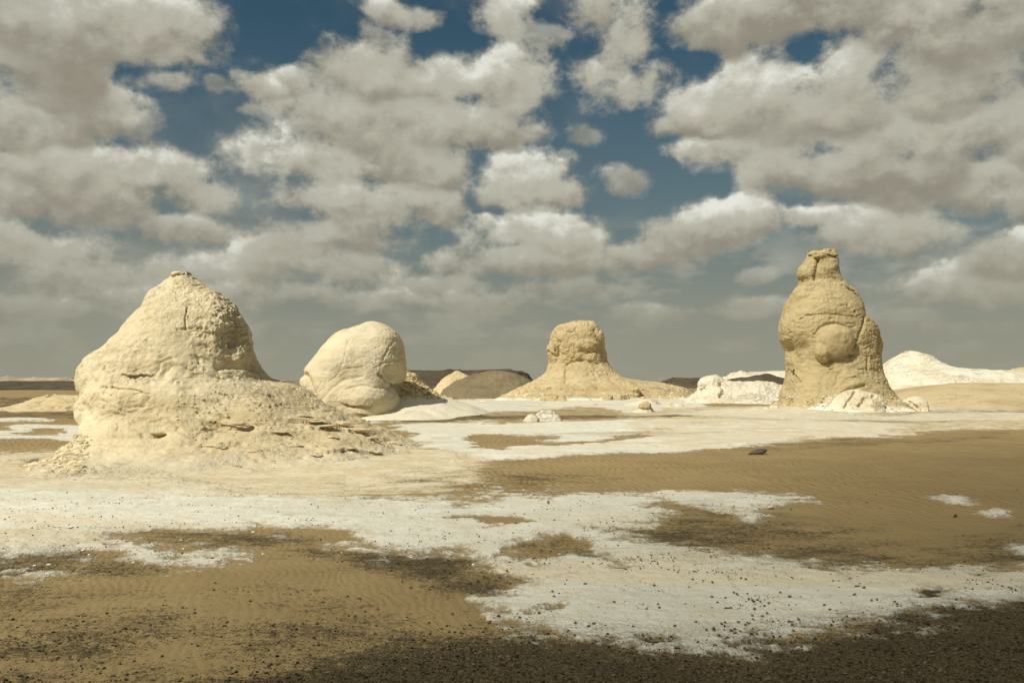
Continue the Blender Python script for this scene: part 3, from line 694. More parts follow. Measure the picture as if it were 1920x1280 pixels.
hill('hill', M['dome'], 75, [(716.5, 520), (722, 480), (735, 440), (760, 400)], [(716.5, 600), (722, 640), (735, 700), (760, 740)], [(716.5, 2), (760, 9)],
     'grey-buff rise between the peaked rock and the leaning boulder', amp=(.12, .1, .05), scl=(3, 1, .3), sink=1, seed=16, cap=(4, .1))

# ---------------------------------------------------------------- the four great rocks
r1 = build_rock('peaked_rock', M['r1'], 21.5,
    [(506, 326), (512, 314), (519, 309), (532, 292), (544.5, 277), (564, 267), (586, 248), (611, 229), (636, 207), (658, 180), (679, 154), (697, 139), (712, 136), (731, 142), (742, 147),
     (758, 140), (773, 140), (785, 150), (798, 158), (812, 152), (824, 136), (836, 108), (848.5, 45)],
    [(506, 352), (512, 364), (519, 374), (532, 394), (544.5, 414), (564, 435), (586, 447), (611, 465), (636, 473), (658, 479), (679, 487), (697, 499), (708, 507), (713, 515), (718, 530), (724, 552), (734, 572), (748, 596),
     (770, 640), (790, 684), (806, 722), (827, 762), (840, 800), (848.5, 850)],
    [(506, .25), (519, .5), (544, .9), (586, 1.35), (636, 1.8), (690, 2.25), (720, 2.5), (760, 2.85), (795, 3.4), (820, 4.1), (838, 5.0), (848.5, 6.0)],
    axis=[(506, 337), (586, 345), (650, 335), (710, 325), (760, 345), (848.5, 380)], rows=430, cols=560, cap=(6, .05), power=2.05,
    lean=[(506, .5), (600, .3), (700, 0), (848.5, 0)],
    feats=[
        ('bump', 178, 690, 40, 34, .06), ('groove', [(196, 655), (172, 705), (150, 745), (165, 775)], 8, .07),
        ('bump', 300, 640, 90, 60, .12), ('bump', 420, 610, 60, 60, .15),
        ('groove', [(352, 578), (348, 600), (350, 620)], 1.7, .08), ('groove', [(330, 620), (352, 622), (375, 618)], 2.0, .05),
        ('bump', 434, 645, 9, 12, -.30), ('groove', [(410, 688), (440, 684), (480, 692)], 5, .12),
        ('bump', 455, 660, 26, 26, .16), ('bump', 400, 590, 50, 40, .12),
        
        ('bump', 260, 745, 130, 40, .14), ('groove', [(160, 792), (260, 772), (350, 775), (430, 790)], 6, .05),
        ('bump', 340, 790, 50, 20, .10), ('bump', 520, 760, 90, 30, .04),
        ('ledge', [(410, 795), (430, 799), (470, 801)], 11.7, 0.080), ('ledge', [(375, 768), (395, 778), (420, 780)], 4, 0.060),
        ('ledge', [(268, 812), (285, 814), (308, 814)], 6.5, 0.080), ('ledge', [(545, 788), (590, 791), (640, 796)], 4, 0.080),
        ('ledge', [(570, 800), (630, 805), (700, 812)], 3.5, 0.060), ('ledge', [(480, 806), (520, 812), (560, 812)], 3.5, 0.050),
        ('ledge', [(230, 704), (260, 702), (290, 706)], 3, 0.040), ('ledge', [(200, 728), (240, 730), (280, 742)], 3, 0.040),
        ('ledge', [(375, 838), (400, 834), (440, 830)], 3.5, 0.060), ('ledge', [(600, 850), (660, 842), (715, 853)], 3.5, 0.060),
        ('ledge', [(475, 735), (500, 742), (515, 745)], 3, 0.040), ('ledge', [(480, 755), (500, 764), (525, 760)], 3, 0.040),
        ('cap', 330, 509, 20, 8, .03), ('groove', [(309, 519), (330, 514), (350, 508)], 3, .08),
    ],
    rough=[(436, 612, 42, 76, 1.7), (456, 650, 24, 36, 1.6), (395, 640, 40, 44, .6), (640, 800, 110, 36, .30), (480, 810, 160, 34, .15), (380, 560, 60, 30, .35)],
    amp=(.09, .032, .014), scl=(1.9, .55, .11), strata=.042, sfreq=4.2, sink=.6, seed=21, soft=.11,
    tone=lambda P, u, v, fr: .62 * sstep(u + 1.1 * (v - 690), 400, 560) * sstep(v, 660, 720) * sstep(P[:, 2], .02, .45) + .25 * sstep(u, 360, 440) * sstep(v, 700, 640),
    white=lambda P, u, v, fr: .85 * sstep(P[:, 2], .62, .0) + .45 * np.exp(-((u - 360) / 9) ** 2 - ((v - 624) / 7) ** 2))
tag(r1, 'largest cream limestone rock with a pointed top, pitted right face and long debris skirt', 'rock')

def surf(o, u0, v0):
    """the point of a rock's near side that shows at a photo pixel"""
    me = o.data; co = np.empty(len(me.vertices) * 3, np.float32); me.vertices.foreach_get('co', co); co = co.reshape(-1, 3)
    u, v = proj(co[:, 0], co[:, 1], co[:, 2]); d2 = (u - u0) ** 2 + (v - v0) ** 2
    k = np.argsort(d2)[:24]; return co[k[np.argmin(co[k, 1])]]
r2 = build_rock('leaning_boulder', M['r2'], 47.0,
    [(607, 680), (610, 668), (618, 640), (628, 624), (645, 610), (664, 597), (682, 580), (700, 567), (714, 564), (728, 567), (740, 578), (751, 588), (768, 584), (784, 578)],
    [(607, 708), (610, 718), (618, 732), (628, 745), (641, 754), (664, 758.5), (689, 760.5), (704, 759), (712, 755), (718, 748), (723, 737), (727, 735), (733, 741), (742, 747), (752, 752), (762, 753.5), (772, 751), (784, 745)],
    [(607, .6), (618, 1.35), (645, 2.1), (690, 2.65), (712, 2.7), (730, 2.85), (750, 3.1), (768, 3.1), (784, 2.9)], axis=[(607, 694), (645, 682), (690, 668), (784, 672)],
    rows=320, cols=420, cap=(6, .10), power=2.6,
    feats=[('groove', [(740, 635), (728, 655), (718, 675)], 1.8, .07), ('groove', [(655, 640), (648, 665), (640, 690)], 2, .025),
           ('bump', 640, 665, 50, 40, .18), ('bump', 738, 703, 18, 18, -.34), ('groove', [(714, 682), (735, 678), (757, 670)], 2.5, .05),
           ('groove', [(710, 702), (722, 712), (734, 724)], 3.0, .18),
           ('groove', [(570, 704), (580, 726), (592, 746)], 6, .26), ('bump', 610, 724, 24, 28, .12),
           ('groove', [(604, 750), (625, 728), (645, 713), (680, 706)], 3.0, .035), ('groove', [(618, 718), (640, 694), (680, 688)], 2.0, .025),
           ('bump', 682, 738, 60, 30, .26), ('ledge', [(648, 757), (668, 761), (692, 761)], 5, .12), ('ledge', [(676, 776), (710, 779), (745, 776)], 3, .2),
           ('groove', [(650, 730), (680, 724), (712, 732)], 3, .05)],
    rough=[(745, 650, 14, 26, .5), (690, 745, 60, 18, .25)],
    amp=(.16, .040, .013), scl=(3.0, 1.1, .22), strata=.012, sfreq=1.6, sink=.6, seed=31)
tag(r2, 'smooth pale cream boulder leaning to the left above its bulging foot', 'rock')

r3 = build_rock('head_shaped_rock', M['r3'], 84.0,
    [(601, 1079), (602.5, 1068), (606, 1056), (611, 1046), (618, 1038), (626, 1033), (634, 1030.5), (645, 1028), (655, 1023), (664, 1025), (674, 1028), (682, 1030), (690, 1027), (700, 1018), (712, 1000), (722, 983), (735, 962), (745, 940), (757, 905)],
    [(601, 1097), (602.5, 1106), (606, 1114), (611, 1120), (618, 1125), (626, 1130), (634, 1132.5), (645, 1134), (660, 1135.5), (672, 1136), (682, 1139), (690, 1145), (700, 1156), (708, 1167), (713, 1185), (717, 1225), (722, 1262), (730, 1288), (740, 1300), (757, 1330)],
    [(601, 1.1), (610, 2.0), (630, 2.6), (660, 2.8), (682, 2.7), (700, 3.4), (715, 5.0), (735, 7.5), (757, 11)],
    axis=[(601, 1082), (690, 1086), (715, 1090), (757, 1100)], rows=300, cols=420, cap=(8, .12), power=2.5,
    feats=[('box', 1100, 645, 20, 9, .22), ('groove', [(1088, 658), (1110, 660), (1128, 655)], 3.0, .16), ('groove', [(1040, 625), (1050, 645), (1046, 668)], 3, .18),
           ('groove', [(1028, 660), (1045, 672), (1040, 682)], 3, .14), ('bump', 1050, 635, 18, 26, .18), ('groove', [(1115, 618), (1128, 640), (1132, 668)], 3, .18),
           ('bump', 1084, 668, 5, 4, .25), ('groove', [(1060, 690), (1072, 678), (1095, 675), (1122, 685)], 3, .12), ('bump', 1092, 700, 34, 20, .3),
           ('groove', [(1060, 715), (1062, 695)], 2.5, .2), ('ledge', [(1150, 742), (1166, 747), (1180, 744)], 3, .5)],
    rough=[(1050, 655, 26, 26, .25), (1110, 640, 24, 26, .2), (1180, 735, 110, 20, .2)],
    amp=(.22, .12, .045), scl=(4.0, 1.5, .35), strata=.07, sfreq=1.3, sink=1.2, seed=41,
    white=lambda P, u, v, fr: .9 * sstep(v, 737, 756))
tag(r3, 'head-shaped buff rock on a broad skirt with fallen blocks', 'rock')

def wh4(P, u, v, fr):
    return .55 * np.exp(-((u - 1600) / 70) ** 4 - ((v - 757) / 20) ** 4) + .6 * sstep(v, 752, 770)
r4 = build_rock('tall_rock', M['r4'], 53.0,
    [(469.5, 1514), (474, 1513), (482, 1511), (490, 1506), (497, 1500), (508, 1493), (518, 1493), (524, 1497), (530, 1498), (545, 1489), (561, 1478), (581, 1468), (601, 1461), (619, 1458.5), (635, 1461), (648, 1467), (660, 1472), (676, 1471),
     (696, 1473), (716, 1469.5), (735, 1463), (752, 1456), (764, 1440), (774, 1415)],
    [(469.5, 1565), (474, 1568), (489, 1571), (506, 1573.5), (522, 1575.5), (527, 1580), (533, 1589), (548, 1602), (566, 1616), (581, 1620.5), (592, 1622), (598, 1630), (606, 1639), (620, 1648), (646, 1656), (666, 1654), (685, 1656), (699, 1658),
     (714, 1663), (729, 1673), (745, 1686), (760, 1705), (774, 1740)],
    [(469.5, .8), (500, 1.1), (525, 1.2), (545, 1.7), (580, 2.2), (620, 2.5), (660, 2.4), (700, 2.6), (730, 3.1), (755, 3.9), (774, 5.4)],
    axis=[(469.5, 1542), (520, 1540), (580, 1548), (774, 1560)], rows=430, cols=420, cap=(5, .05), power=2.6,
    feats=[
        ('groove', [(1534, 484), (1531, 500), (1529, 524)], 3.2, .22), ('bump', 1508, 510, 16, 18, .14), ('bump', 1552, 505, 16, 22, .12),
        ('box', 1536, 480, 12, 4, .20), ('ledge', [(1512, 478), (1535, 476), (1570, 480)], 3, .14), ('groove', [(1496, 530), (1520, 524), (1550, 526), (1580, 526)], 5, .03),
        ('bump', 1556, 572, 56, 44, .26), ('groove', [(1522, 535), (1500, 565), (1483, 600), (1482, 650), (1490, 680)], 8, .14),
        ('bump', 1468, 620, 10, 40, .12), ('bump', 1508, 660, 16, 46, -.30),
        ('cap', 1566, 642, 37, 32, .22), ('cap', 1543, 662, 18, 19, .10), ('groove', [(1527, 628), (1535, 616), (1550, 609), (1566, 607), (1585, 611)], 2.2, .06),
        ('groove', [(1546, 628), (1552, 648), (1556, 668)], 1.6, .10), ('ledge', [(1550, 673), (1575, 667), (1600, 664)], 5, .12),
        ('groove', [(1500, 600), (1515, 593), (1535, 590), (1570, 592), (1600, 595)], 1.4, .07),
        ('groove', [(1621, 594), (1618, 612), (1610, 632), (1602, 648)], 3.0, .12), ('bump', 1636, 634, 16, 34, .08), ('groove', [(1648, 630), (1649, 660)], 3, .18),
        ('groove', [(1627, 670), (1627, 694)], 1.8, .10), ('bump', 1600, 700, 40, 22, .10),
        ('bump', 1602, 585, 3, 3, -.15), ('bump', 1525, 730, 30, 22, .22), ('groove', [(1548, 762), (1575, 742), (1590, 730), (1622, 722)], 2.5, .20),
        ('ledge', [(1580, 534), (1590, 540), (1602, 549)], 3, .10), ('ledge', [(1474, 690), (1490, 700), (1500, 712)], 3, .14),
    ],
    rough=[(1640, 672, 22, 40, .40), (1485, 680, 20, 44, .45), (1560, 700, 80, 34, .28), (1478, 630, 18, 30, .3)],
    amp=(.09, .060, .024), scl=(3.2, .95, .20), strata=.045, sfreq=2.4, sink=.8, seed=51, white=wh4)
tag(r4, 'tall tan rock shaped like a perched bird with a round boss', 'rock')

# broken bedding ledges that stand out of the rocks' faces
_r = np.random.default_rng(77)
def ledges(rock, mat, spots, name='ledge', tone=.25):
    V, Fc = ico(3)
    for (u, v, wpx, hpx) in spots:
        c = surf(rock, u, v); dist = float(c[1]); m_ = dist / F
        q = stone_shape(V, float(_r.uniform(0, 90)), 1.0, .5)
        q = q + .10 * np.stack([fbm(V * 3, 3, .6, u * .1 + a) for a in range(3)], 1)
        q = q * np.array([wpx * .5 * m_ * 1.15, max(.16, wpx * .22 * m_), hpx * .5 * m_ * 1.25])
        a = float(_r.uniform(-.18, .18)); t = float(_r.uniform(-.12, .12))
        X = q[:, 0] * math.cos(a) - q[:, 1] * math.sin(a); Y = q[:, 0] * math.sin(a) + q[:, 1] * math.cos(a)
        q = np.stack([X, Y, q[:, 2] + X * t], 1) + c + np.array([0, .55 * max(.16, wpx * .22 * m_), 0])
        o = mesh_obj(name, q, Fc, mat, smooth=False, attrs={'white': np.zeros(len(q)), 'tone': np.full(len(q), tone)})
        o.parent = rock
ledges(r1, M['r1'], [(438, 795, 62, 10), (478, 792, 26, 9), (582, 790, 60, 8), (640, 794, 52, 8), (604, 800, 48, 6), (668, 806, 56, 6), (520, 806, 40, 5), (700, 846, 40, 6), (655, 838, 36, 5),
    (286, 811, 40, 6), (372, 800, 24, 10), (402, 832, 44, 6), (560, 778, 44, 5), (250, 702, 36, 4), (735, 828, 34, 6), (618, 818, 40, 5), (545, 832, 36, 5),
    (470, 842, 34, 5), (440, 866, 30, 4), (760, 846, 26, 5), (690, 820, 44, 5), (590, 850, 30, 4)])
ledges(r1, M['r1'], [(326, 514, 18, 5), (342, 512, 16, 4)], 'crust_cap', .7)
ledges(r4, M['r4'], [(1537, 480, 26, 6)], 'beak', .0)
def boss(rock, mat, u, v, ru, rv, depth, sd, name):
    c = surf(rock, u, v); m_ = float(c[1]) / F
    V, Fc = ico(5)
    q = V * (1 + .10 * fbm(V * 1.4, 3, .5, sd) + .03 * fbm(V * 4, 4, .55, sd + 2))[:, None]
    crk = fbm(V * 1.3, 3, .5, sd + 5); q = q * (1 - .05 * np.exp(-(crk / .02) ** 2))[:, None]
    q = q * np.array([ru * m_, depth, rv * m_]) + c + np.array([0, .32 * depth, 0])
    o = mesh_obj(name, q, Fc, mat, attrs={'white': np.zeros(len(q)), 'tone': np.zeros(len(q))}); o.parent = rock
boss(r4, M['r4'], 1568, 640, 35, 32, .66, 3.0, 'round_boss')
boss(r4, M['r4'], 1545, 655, 16, 22, .50, 9.0, 'hanging_lobe')
ledges(r4, M['r4'], [(1590, 540, 18, 4), (1600, 549, 16, 3.5), (1575, 667, 36, 4), (1610, 690, 20, 3), (1490, 690, 14, 4), (1560, 690, 22, 3), (1594, 705, 26, 3)])
ledges(r3, M['r3'], [(1100, 641, 36, 10)], 'brow_block', .0)
ledges(r3, M['r3'], [(1094, 660, 30, 4), (1042, 650, 14, 8), (1122, 632, 14, 8), (1084, 668, 9, 6), (1070, 620, 24, 4)])
# ---------------------------------------------------------------- smaller outcrops
def outcrop(name, mat, D, left, right, bf, label, **kw):
    kw.setdefault('rows', 130); kw.setdefault('cols', 260)
    return tag(build_rock(name, mat, D, left, right, bf, **kw), label, 'rock')
outcrop('chalk_outcrop', M['chalk'], 70, [(705, 1322), (708, 1314), (714, 1309), (722, 1307), (732, 1305), (738, 1298), (748, 1285), (762, 1268)],
        [(705, 1344), (708, 1355), (712, 1368), (715, 1410), (720, 1455), (726, 1490), (738, 1520), (762, 1540)],
        [(705, .8), (715, 1.8), (730, 3.2), (762, 5.5)], 'white chalk outcrop with a cube-like knob beside the tall tan rock', axis=[(705, 1334), (715, 1345), (762, 1390)],
        feats=[('bump', 1332, 722, 24, 14, .5), ('groove', [(1352, 724), (1356, 735), (1350, 742)], 3, .3), ('bump', 1410, 735, 40, 14, .3), ('groove', [(1375, 745), (1395, 748), (1420, 745)], 3, .25)],
        rough=[(1420, 735, 60, 16, .6)], amp=(.22, .14, .06), scl=(3, 1.2, .3), strata=.06, sfreq=2, seed=61, rows=200, cols=360,
        white=lambda P, u, v, fr: .3 + 0 * u)
# rubble-covered slope right of the leaning boulder
sl = build_rock('rubble_slope', M['buffhill'], 52, [(694, 752), (700, 740), (720, 725), (745, 700), (775, 660)], [(694, 760), (698, 770), (706, 781), (716, 792), (730, 810), (742, 830), (752, 860), (775, 920)],
     [(694, .5), (720, 2.0), (750, 5.0), (775, 9.0)], axis=[(694, 756), (775, 770)], rows=120, cols=240, amp=(.12, .03, .012), scl=(3, 1, .25), sink=1, seed=62,
     white=lambda P, u, v, fr: 1.0 * sstep(v, 728, 752))
tag(sl, 'sloping bank of broken rubble right of the leaning boulder', 'slope')

# chalk apron slabs at the foot of the tall rock
def slab(name, mat, D, L, R, bf, label, **kw):
    kw.setdefault('rows', 70); kw.setdefault('cols', 170); kw.setdefault('amp', (.08, .06, .025)); kw.setdefault('scl', (1.2, .5, .15)); kw.setdefault('cap', (5, .04)); kw.setdefault('sink', .4)
    return outcrop(name, mat, D, L, R, bf, label, **kw)
M['greychalk'] = rock_mat('grey white chalk', (.60, .53, .385), (.47, .385, .23), (.68, .62, .48), scale=.8, bump=.03)
slab('chalk_slab', M['greychalk'], 49.5, [(731, 1588), (738, 1576), (750, 1558), (762, 1546), (776, 1538)], [(731, 1612), (738, 1640), (748, 1652), (760, 1658), (776, 1664)],
     [(731, .2), (750, .9), (776, 1.9)], 'large cracked chalk slab leaning at the foot of the tall tan rock', power=2.8, rows=120, cols=260,
     feats=[('groove', [(1604, 734), (1592, 748), (1582, 762)], 1.8, .16), ('groove', [(1640, 742), (1622, 746), (1610, 760)], 2.2, .22), ('groove', [(1578, 740), (1562, 758)], 2, .08), ('bump', 1634, 756, 18, 10, .18)],
     white=lambda P, u, v, fr: .45 * sstep(v, 762, 770), seed=63)
slab('chalk_slab', M['greychalk'], 50, [(744, 1706), (747, 1698), (754, 1692), (762, 1696), (771, 1700)], [(743.5, 1722), (747, 1732), (754, 1741), (762, 1743), (771, 1744)],
     [(744, .2), (754, .6), (771, .9)], 'tilted chalk slab split by a dark cleft right of the tall tan rock', vtop=744, power=3, feats=[('groove', [(1706, 752), (1716, 760), (1728, 768)], 2.2, .40)], seed=64)
k = 0
for (u, vt, wd, ht, D, lab) in [
    (1411, 767, 20, 14, 49, 'small pitted chalk block, outermost of three left of the tall rock'),
    (1432, 765, 22, 15, 49.5, 'small chalk block, middle of three left of the tall rock'),
    (1452, 763, 20, 12, 50.5, 'small chalk block touching the left foot of the tall rock')]:
    vb = gh(D) + 4; k += 1
    slab('chalk_block', M['greychalk'], D, [(vt, u - wd * .25), (vt + ht * .25, u - wd * .42), (vt + ht * .6, u - wd * .5), (vb, u - wd * .55)], [(vt, u + wd * .25), (vt + ht * .25, u + wd * .45), (vt + ht * .6, u + wd * .5), (vb, u + wd * .6)],
         [(vt, .1), (vt + ht * .6, .4), (vb, .45)], lab, amp=(.12, .10, .04), rough=[(u, vt + 8, wd, ht, .4)], seed=70 + k, rows=50, cols=120)
slab('chalk_block', M['chalk'], 42.3, [(770, 1014), (773, 1008), (778, 1004), (784, 1003), (789, 1002)], [(769.5, 1026), (773, 1038), (778, 1045), (784, 1050), (789, 1054)], [(770, .3), (789, 1.0)],
     'rounded white chalk hump, larger of the pair before the head-shaped rock', vtop=770, seed=80)
slab('chalk_block', M['chalk'], 41.2, [(777.5, 993), (780, 989), (785, 985), (790, 982)], [(777.5, 999), (780, 1005), (785, 1010), (790, 1012)], [(777.5, .2), (790, .7)],
     'rounded white chalk hump, smaller of the pair before the head-shaped rock', seed=81)
slab('chalk_block', M['chalk'], 51, [(756, 1204), (762, 1196), (768, 1188), (776, 1180)], [(756, 1214), (762, 1220), (768, 1224), (776, 1230)], [(756, .3), (776, 1.3)],
     'white chalk pedestal carrying a buff block before the head-shaped rock', seed=82)
slab('buff_block', M['r3'], 50.6, [(755.5, 1203), (758, 1198), (763, 1197), (767, 1202)], [(755, 1211), (758, 1217), (763, 1218.5), (767, 1216)], [(755.5, .2), (763, .5), (767, .4)],
     'small buff block resting on the white chalk pedestal', vtop=755.5, sink=.05, seed=83)
slab('chalk_block', M['chalk'], 64, [(748, 1210), (752, 1195), (757, 1178), (764, 1160)], [(747.5, 1222), (752, 1232), (757, 1238), (764, 1244)], [(748, .5), (764, 2.0)],
     'long white chalk hump between the head-shaped rock and the white outcrop', vtop=748, seed=84)
slab('chalk_block', M['chalk'], 76, [(750, 905), (753, 899), (758, 894)], [(750, 911), (753, 917), (758, 921)], [(750, .3), (758, .9)], 'tiny white chalk knob at the foot of the brown dome', seed=85)
for (u, vt, wd, ht, D, lab) in [
    (1037, 738, 30, 18, 75.0, 'broad fallen block at the left foot of the head-shaped rock'),
    (1052, 741, 20, 16, 74.0, 'wedge block beside the broad block under the head-shaped rock'),
    (1020, 743, 16, 11, 75.0, 'small slab left of the broad block under the head-shaped rock'),
    (1140, 739, 16, 10, 76.0, 'small angular block, left of two on the head-shaped rock skirt'),
    (1160, 740, 14, 10, 75.5, 'small angular block, right of two on the head-shaped rock skirt'),
    (1188, 722, 20, 14, 77.5, 'rounded boulder perched high on the head-shaped rock skirt')]:
    k += 1; D = float(surf(r3, u, vt + ht * .8)[1]) - .35
    slab('fallen_block', M['r3'], D, [(vt, u - wd * .2), (vt + ht * .3, u - wd * .42), (vt + ht * .7, u - wd * .5), (vt + ht * 1.3, u - wd * .52)], [(vt, u + wd * .25), (vt + ht * .3, u + wd * .42), (vt + ht * .7, u + wd * .5), (vt + ht * 1.3, u + wd * .5)],
         [(vt, .15), (vt + ht * .7, .8), (vt + ht * 1.3, .8)], lab, amp=(.15, .10, .04), seed=90 + k, rows=50, cols=120, sink=.5)
slab('chalk_block', M['chalk'], 59, [(757, 1254), (760, 1250), (764, 1247), (768, 1246)], [(756.5, 1270), (760, 1282), (764, 1284), (768, 1286)], [(757, .2), (768, .7)],
     'low flat chalk ledge in front of the cube-knobbed outcrop', vtop=757, seed=99)

# ---------------------------------------------------------------- loose stones
rnd = np.random.default_rng(5)
IV, IF = ico(1); JV, JF = ico(2)
def scatter(Nn, vlo, vhi, dens, seed, power=1.0):
    r = np.random.default_rng(seed)
    vv = vlo + (vhi - vlo) * r.random(Nn) ** power; uu = r.uniform(-60, 1980, Nn)
    x, y = ground(uu, vv)
    ch, gr, pa = cover(x, y)
    p = dens(ch, gr, pa, x, y)
    keep = r.random(Nn) < p
    return uu[keep], vv[keep], x[keep], y[keep], ch[keep], gr[keep]
def stone_field(name, mat, x, y, z, size, label, cat, seed, V=IV, Fc=IF, flat=.65, sinkf=.25):
    """joined loose stones too many to tell apart"""
    r = np.random.default_rng(seed); nsh = 12
    shapes = np.stack([stone_shape(V, seed + i * 1.7, flat) for i in range(nsh)])
    n_ = len(x); pick = r.integers(0, nsh, n_); ang = r.uniform(0, 6.283, n_)
    S = shapes[pick] * size[:, None, None] * r.uniform(.8, 1.25, (n_, 1, 3))
    ca, sa = np.cos(ang)[:, None], np.sin(ang)[:, None]
    X = S[..., 0] * ca - S[..., 1] * sa; Y = S[..., 0] * sa + S[..., 1] * ca
    W = np.stack([X + x[:, None], Y + y[:, None], S[..., 2] + (z + size * flat * (1 - 2 * sinkf) * .8)[:, None]], -1)
    nv = V.shape[0]
    Fa = (Fc[None] + (np.arange(n_) * nv)[:, None, None]).reshape(-1, 3)
    o = mesh_obj(name, W.reshape(-1, 3), Fa, mat, smooth=False)
    return tag(o, label, cat, kind='stuff')
# clumpy stone density
def clump(x, y, s=.45): return sstep(fbm(np.stack([x, y, 0 * x], 1) / s, 3, .6, 77), -.15, .5)
# 1) dark pebbles in the fore and middle ground
u_, v_, x_, y_, c_, g_ = scatter(42000, 895, 1275, lambda ch, gr, pa, x, y: (.10 + .45 * gr + .55 * (ch > .5) * (y < 13) + .10 * (ch > .5)) * (.10 + 1.1 * clump(x * .6, y) ** 1.6), 3)
sz = .0020 + .0030 * np.random.default_rng(8).pareto(2.1, len(x_)).clip(0, 2.7)
sz = sz * (1 + .03 * np.hypot(x_, y_))
z_ = ground_z(x_, y_)
order = np.argsort(-sz / np.hypot(x_, y_))
big_i, small_i = order[:250], order[250:]
stone_field('pebble_scatter', M['iron'], x_[small_i], y_[small_i], z_[small_i], sz[small_i], 'fine dark pebbles strewn over chalk, sand and gravel', 'pebbles', 100)
shapes = []
for i in range(8):
    sv = stone_shape(JV, 200 + i * 2.3, .72, .4)
    me = mesh_obj('pebble', sv, JF, M['iron'], smooth=False)
    shapes.append(me.data); bpy.data.objects.remove(me)
LAB = {'c': ('dark brown ironstone pebble lying on the white chalk crust', 'pebbles on the chalk crust'),
       'g': ('dark brown ironstone pebble lying among the brown gravel', 'pebbles among the gravel'),
       's': ('dark brown ironstone pebble lying on bare tan sand', 'pebbles on the bare sand')}
r = np.random.default_rng(9)
for i in big_i:
    o = bpy.data.objects.new('pebble', shapes[int(r.integers(0, 8))]); COL.objects.link(o)
    s = float(sz[i]) * 1.15
    o.location = (float(x_[i]), float(y_[i]), float(z_[i]) + s * .42); o.rotation_euler = (0, 0, float(r.uniform(0, 6.28)))
    o.scale = (s * float(r.uniform(.85, 1.3)), s, s * float(r.uniform(.8, 1.1)))
    key = 'c' if c_[i] > .5 else ('g' if g_[i] > .3 else 's')
    tag(o, LAB[key][0], 'pebble', LAB[key][1])
# 2) brown gravel pavement in front
u_, v_, x_, y_, c_, g_ = scatter(60000, 1000, 1285, lambda ch, gr, pa, x, y: np.clip(gr * 1.2 - .15, 0, 1) * (ch < .55), 4, .6)
sz = .0028 + .0022 * np.random.default_rng(18).pareto(2.2, len(x_)).clip(0, 5)
stone_field('gravel', M['gravel'], x_, y_, ground_z(x_, y_), sz, 'dark brown gravel paving the foreground', 'gravel', 120)
# 3) pale chips along the crust margins
u_, v_, x_, y_, c_, g_ = scatter(9000, 770, 1100, lambda ch, gr, pa, x, y: .5 * ((ch > .12) & (ch < .55)) * clump(x, y), 6)
sz = (.006 + .016 * np.random.default_rng(19).random(len(x_)) ** 3) * (1 + .04 * np.hypot(x_, y_))
stone_field('chalk_chips', M['chalkbit'], x_, y_, ground_z(x_, y_), sz, 'white chalk chips along the crust margins', 'chips', 130, flat=.35)

# stones that stand out on their own
def lone(name, mat, u, v, wpx, hpx, label, sd, flat=.7, rot=0.0):
    x, y = ground(u, v); x, y = float(x), float(y); dist = math.hypot(x, y)
    sv = stone_shape(JV, sd, 1.0, .4)
    o = mesh_obj(name, sv, JF, mat, smooth=False, attrs={'white': np.zeros(len(sv)), 'tone': np.zeros(len(sv))})
    s = wpx / F * dist / 2; hz = hpx / F * dist / 2
    o.location = (x, y, float(ground_z(x, y)[0]) + hz * .75); o.scale = (s * 1.15, s * .9, hz * 1.2); o.rotation_euler = (0, rot, sd)
    return tag(o, label, 'stone')
lone('chalk_stone', M['chalk'], 1373, 964, 11, 9, 'white chalk stone standing alone on the brown gravel edge', 2.0)
lone('chalk_stone', M['chalk'], 1446, 961, 14, 6, 'flat white chalk chip on the crust beside the sand', 0.7)
lone('chalk_stone', M['chalk'], 781, 768, 9, 6, 'small white stone on the apron right of the leaning boulder', 1.1)
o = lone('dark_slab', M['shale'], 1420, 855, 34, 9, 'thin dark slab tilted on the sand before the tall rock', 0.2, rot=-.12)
lone('brown_stone', M['iron'], 1791, 978, 8, 6, 'dark stone by the small chalk patches on the open sand', .9)
lone('brown_stone', M['iron'], 1028, 953, 7, 7, 'dark stone sitting on the pale crust beside the sand sheet', 1.9)

# rubble on slopes: stones dropped on the slope surfaces by ray casting
dg = None
def drop(name, target, mat, seed, N_, ubox, size, label, dens=None):
    r = np.random.default_rng(seed)
    me = target.data; co = np.empty(len(me.vertices) * 3, np.float32); me.vertices.foreach_get('co', co); co = co.reshape(-1, 3)
    u, v = proj(co[:, 0], co[:, 1], co[:, 2])
    sel = np.where((u > ubox[0]) & (u < ubox[2]) & (v > ubox[1]) & (v < ubox[3]) & (dens(co, u, v) if dens else True))[0]
    if len(sel) == 0: return
    idx = r.choice(sel, N_); q = co[idx]
    sz = size[0] + (size[1] - size[0]) * r.random(N_) ** 3
    return stone_field(name, mat, q[:, 0], q[:, 1], q[:, 2] - sz * .35, sz, label, 'rubble', seed)
bpy.context.view_layer.update()
drop('rubble', sl, M['rubble'], 140, 1700, (750, 690, 868, 752), (.04, .22), 'broken limestone rubble on the bank right of the leaning boulder',
     lambda co, u, v: v < 748 - .0 * u)
drop('rubble', r1, M['chips'], 141, 1100, (40, 815, 165, 885), (.02, .10), 'broken stones heaped at the left foot of the peaked rock')
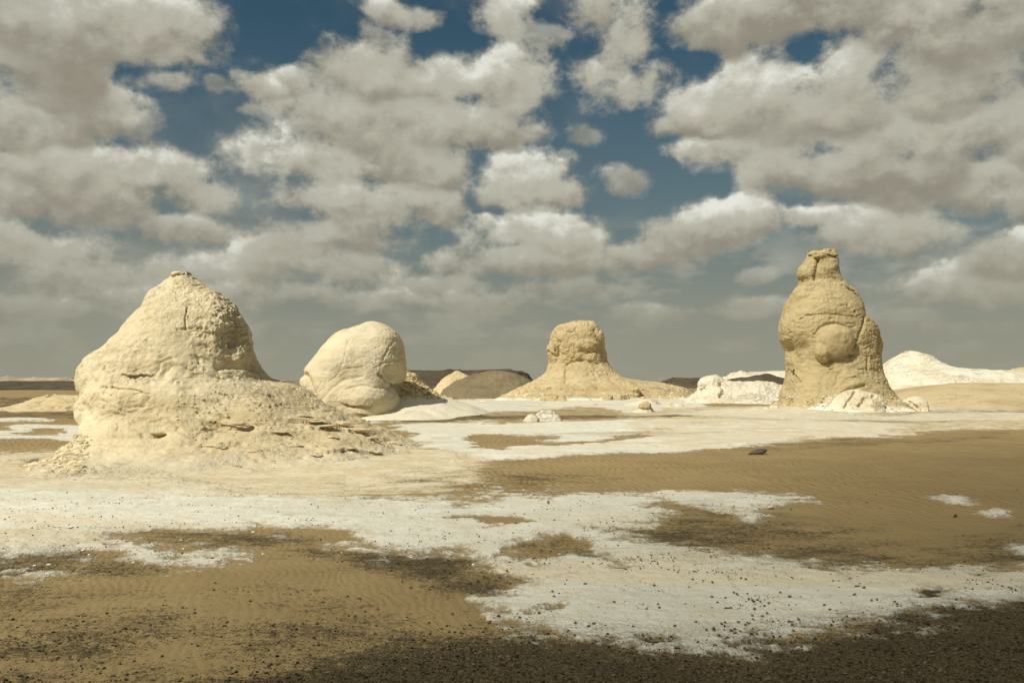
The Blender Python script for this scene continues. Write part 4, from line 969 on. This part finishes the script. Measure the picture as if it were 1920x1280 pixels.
drop('rubble', r1, M['chips'], 142, 1900, (330, 700, 860, 890), (.010, .050), 'loose chips on the debris skirt of the peaked rock',
     lambda co, u, v: (fbm(co / .7, 3, .5, 88) > .1))
drop('rubble', r4, M['rubble'], 143, 300, (1440, 745, 1740, 790), (.04, .16), 'loose pale rubble round the foot of the tall rock')
drop('rubble', r3, M['rubble'], 144, 500, (960, 725, 1300, 760), (.05, .20), 'loose stones on the skirt of the head-shaped rock')

# ---------------------------------------------------------------- the cumulus overhead (behind and left of the viewer) that shades the near gravel
def overhead_cloud(edge, nrm, radius, alt, seed, label):
    """edge: point on the ground where half the sun's disc is covered; nrm: horizontal direction out of the shadow"""
    t = alt / sdir.z; nrm = np.array(nrm) / np.hypot(*nrm); tan = np.array([-nrm[1], nrm[0]])
    V, Fc = ico(6)
    q = V * (1 + .05 * fbm(V * 1.6, 3, .5, seed) + .03 * fbm(V * 5, 3, .5, seed + 2))[:, None]
    q[:, 2] = np.where(q[:, 2] < -.25, -.25 + (q[:, 2] + .25) * .25, q[:, 2])
    P = q * np.array([radius, radius, radius * .42])
    c = np.array(edge) - nrm * radius
    P = P + np.array([c[0] + sdir.x * t, c[1] + sdir.y * t, alt])
    k = P[:, 2] / sdir.z; G = np.stack([P[:, 0] - sdir.x * k, P[:, 1] - sdir.y * k], 1) - np.array(edge)
    near = np.abs(G @ tan) < 14
    shift = -(G[near] @ nrm).max()
    P[:, :2] += nrm * shift
    m, n, bs = material('cloud vapour'); n.put(bs.inputs['Base Color'], (.9, .9, .9, 1)); n.put(bs.inputs['Roughness'], 1.0)
    return tag(mesh_obj('cloud', P, Fc, m), label, 'cloud', kind='structure')
overhead_cloud((-4.1, 3.6), (-.75, .66), 190, 1400, 7, 'broad cumulus overhead whose shadow darkens the near gravel')
drop('rubble', r3, M['chalkbit'], 145, 420, (930, 735, 1310, 760), (.05, .20), 'white chalk debris along the skirt of the head-shaped rock')
drop('rubble', r4, M['chalkbit'], 146, 420, (1430, 738, 1750, 785), (.03, .14), 'white chalk debris round the apron of the tall rock')
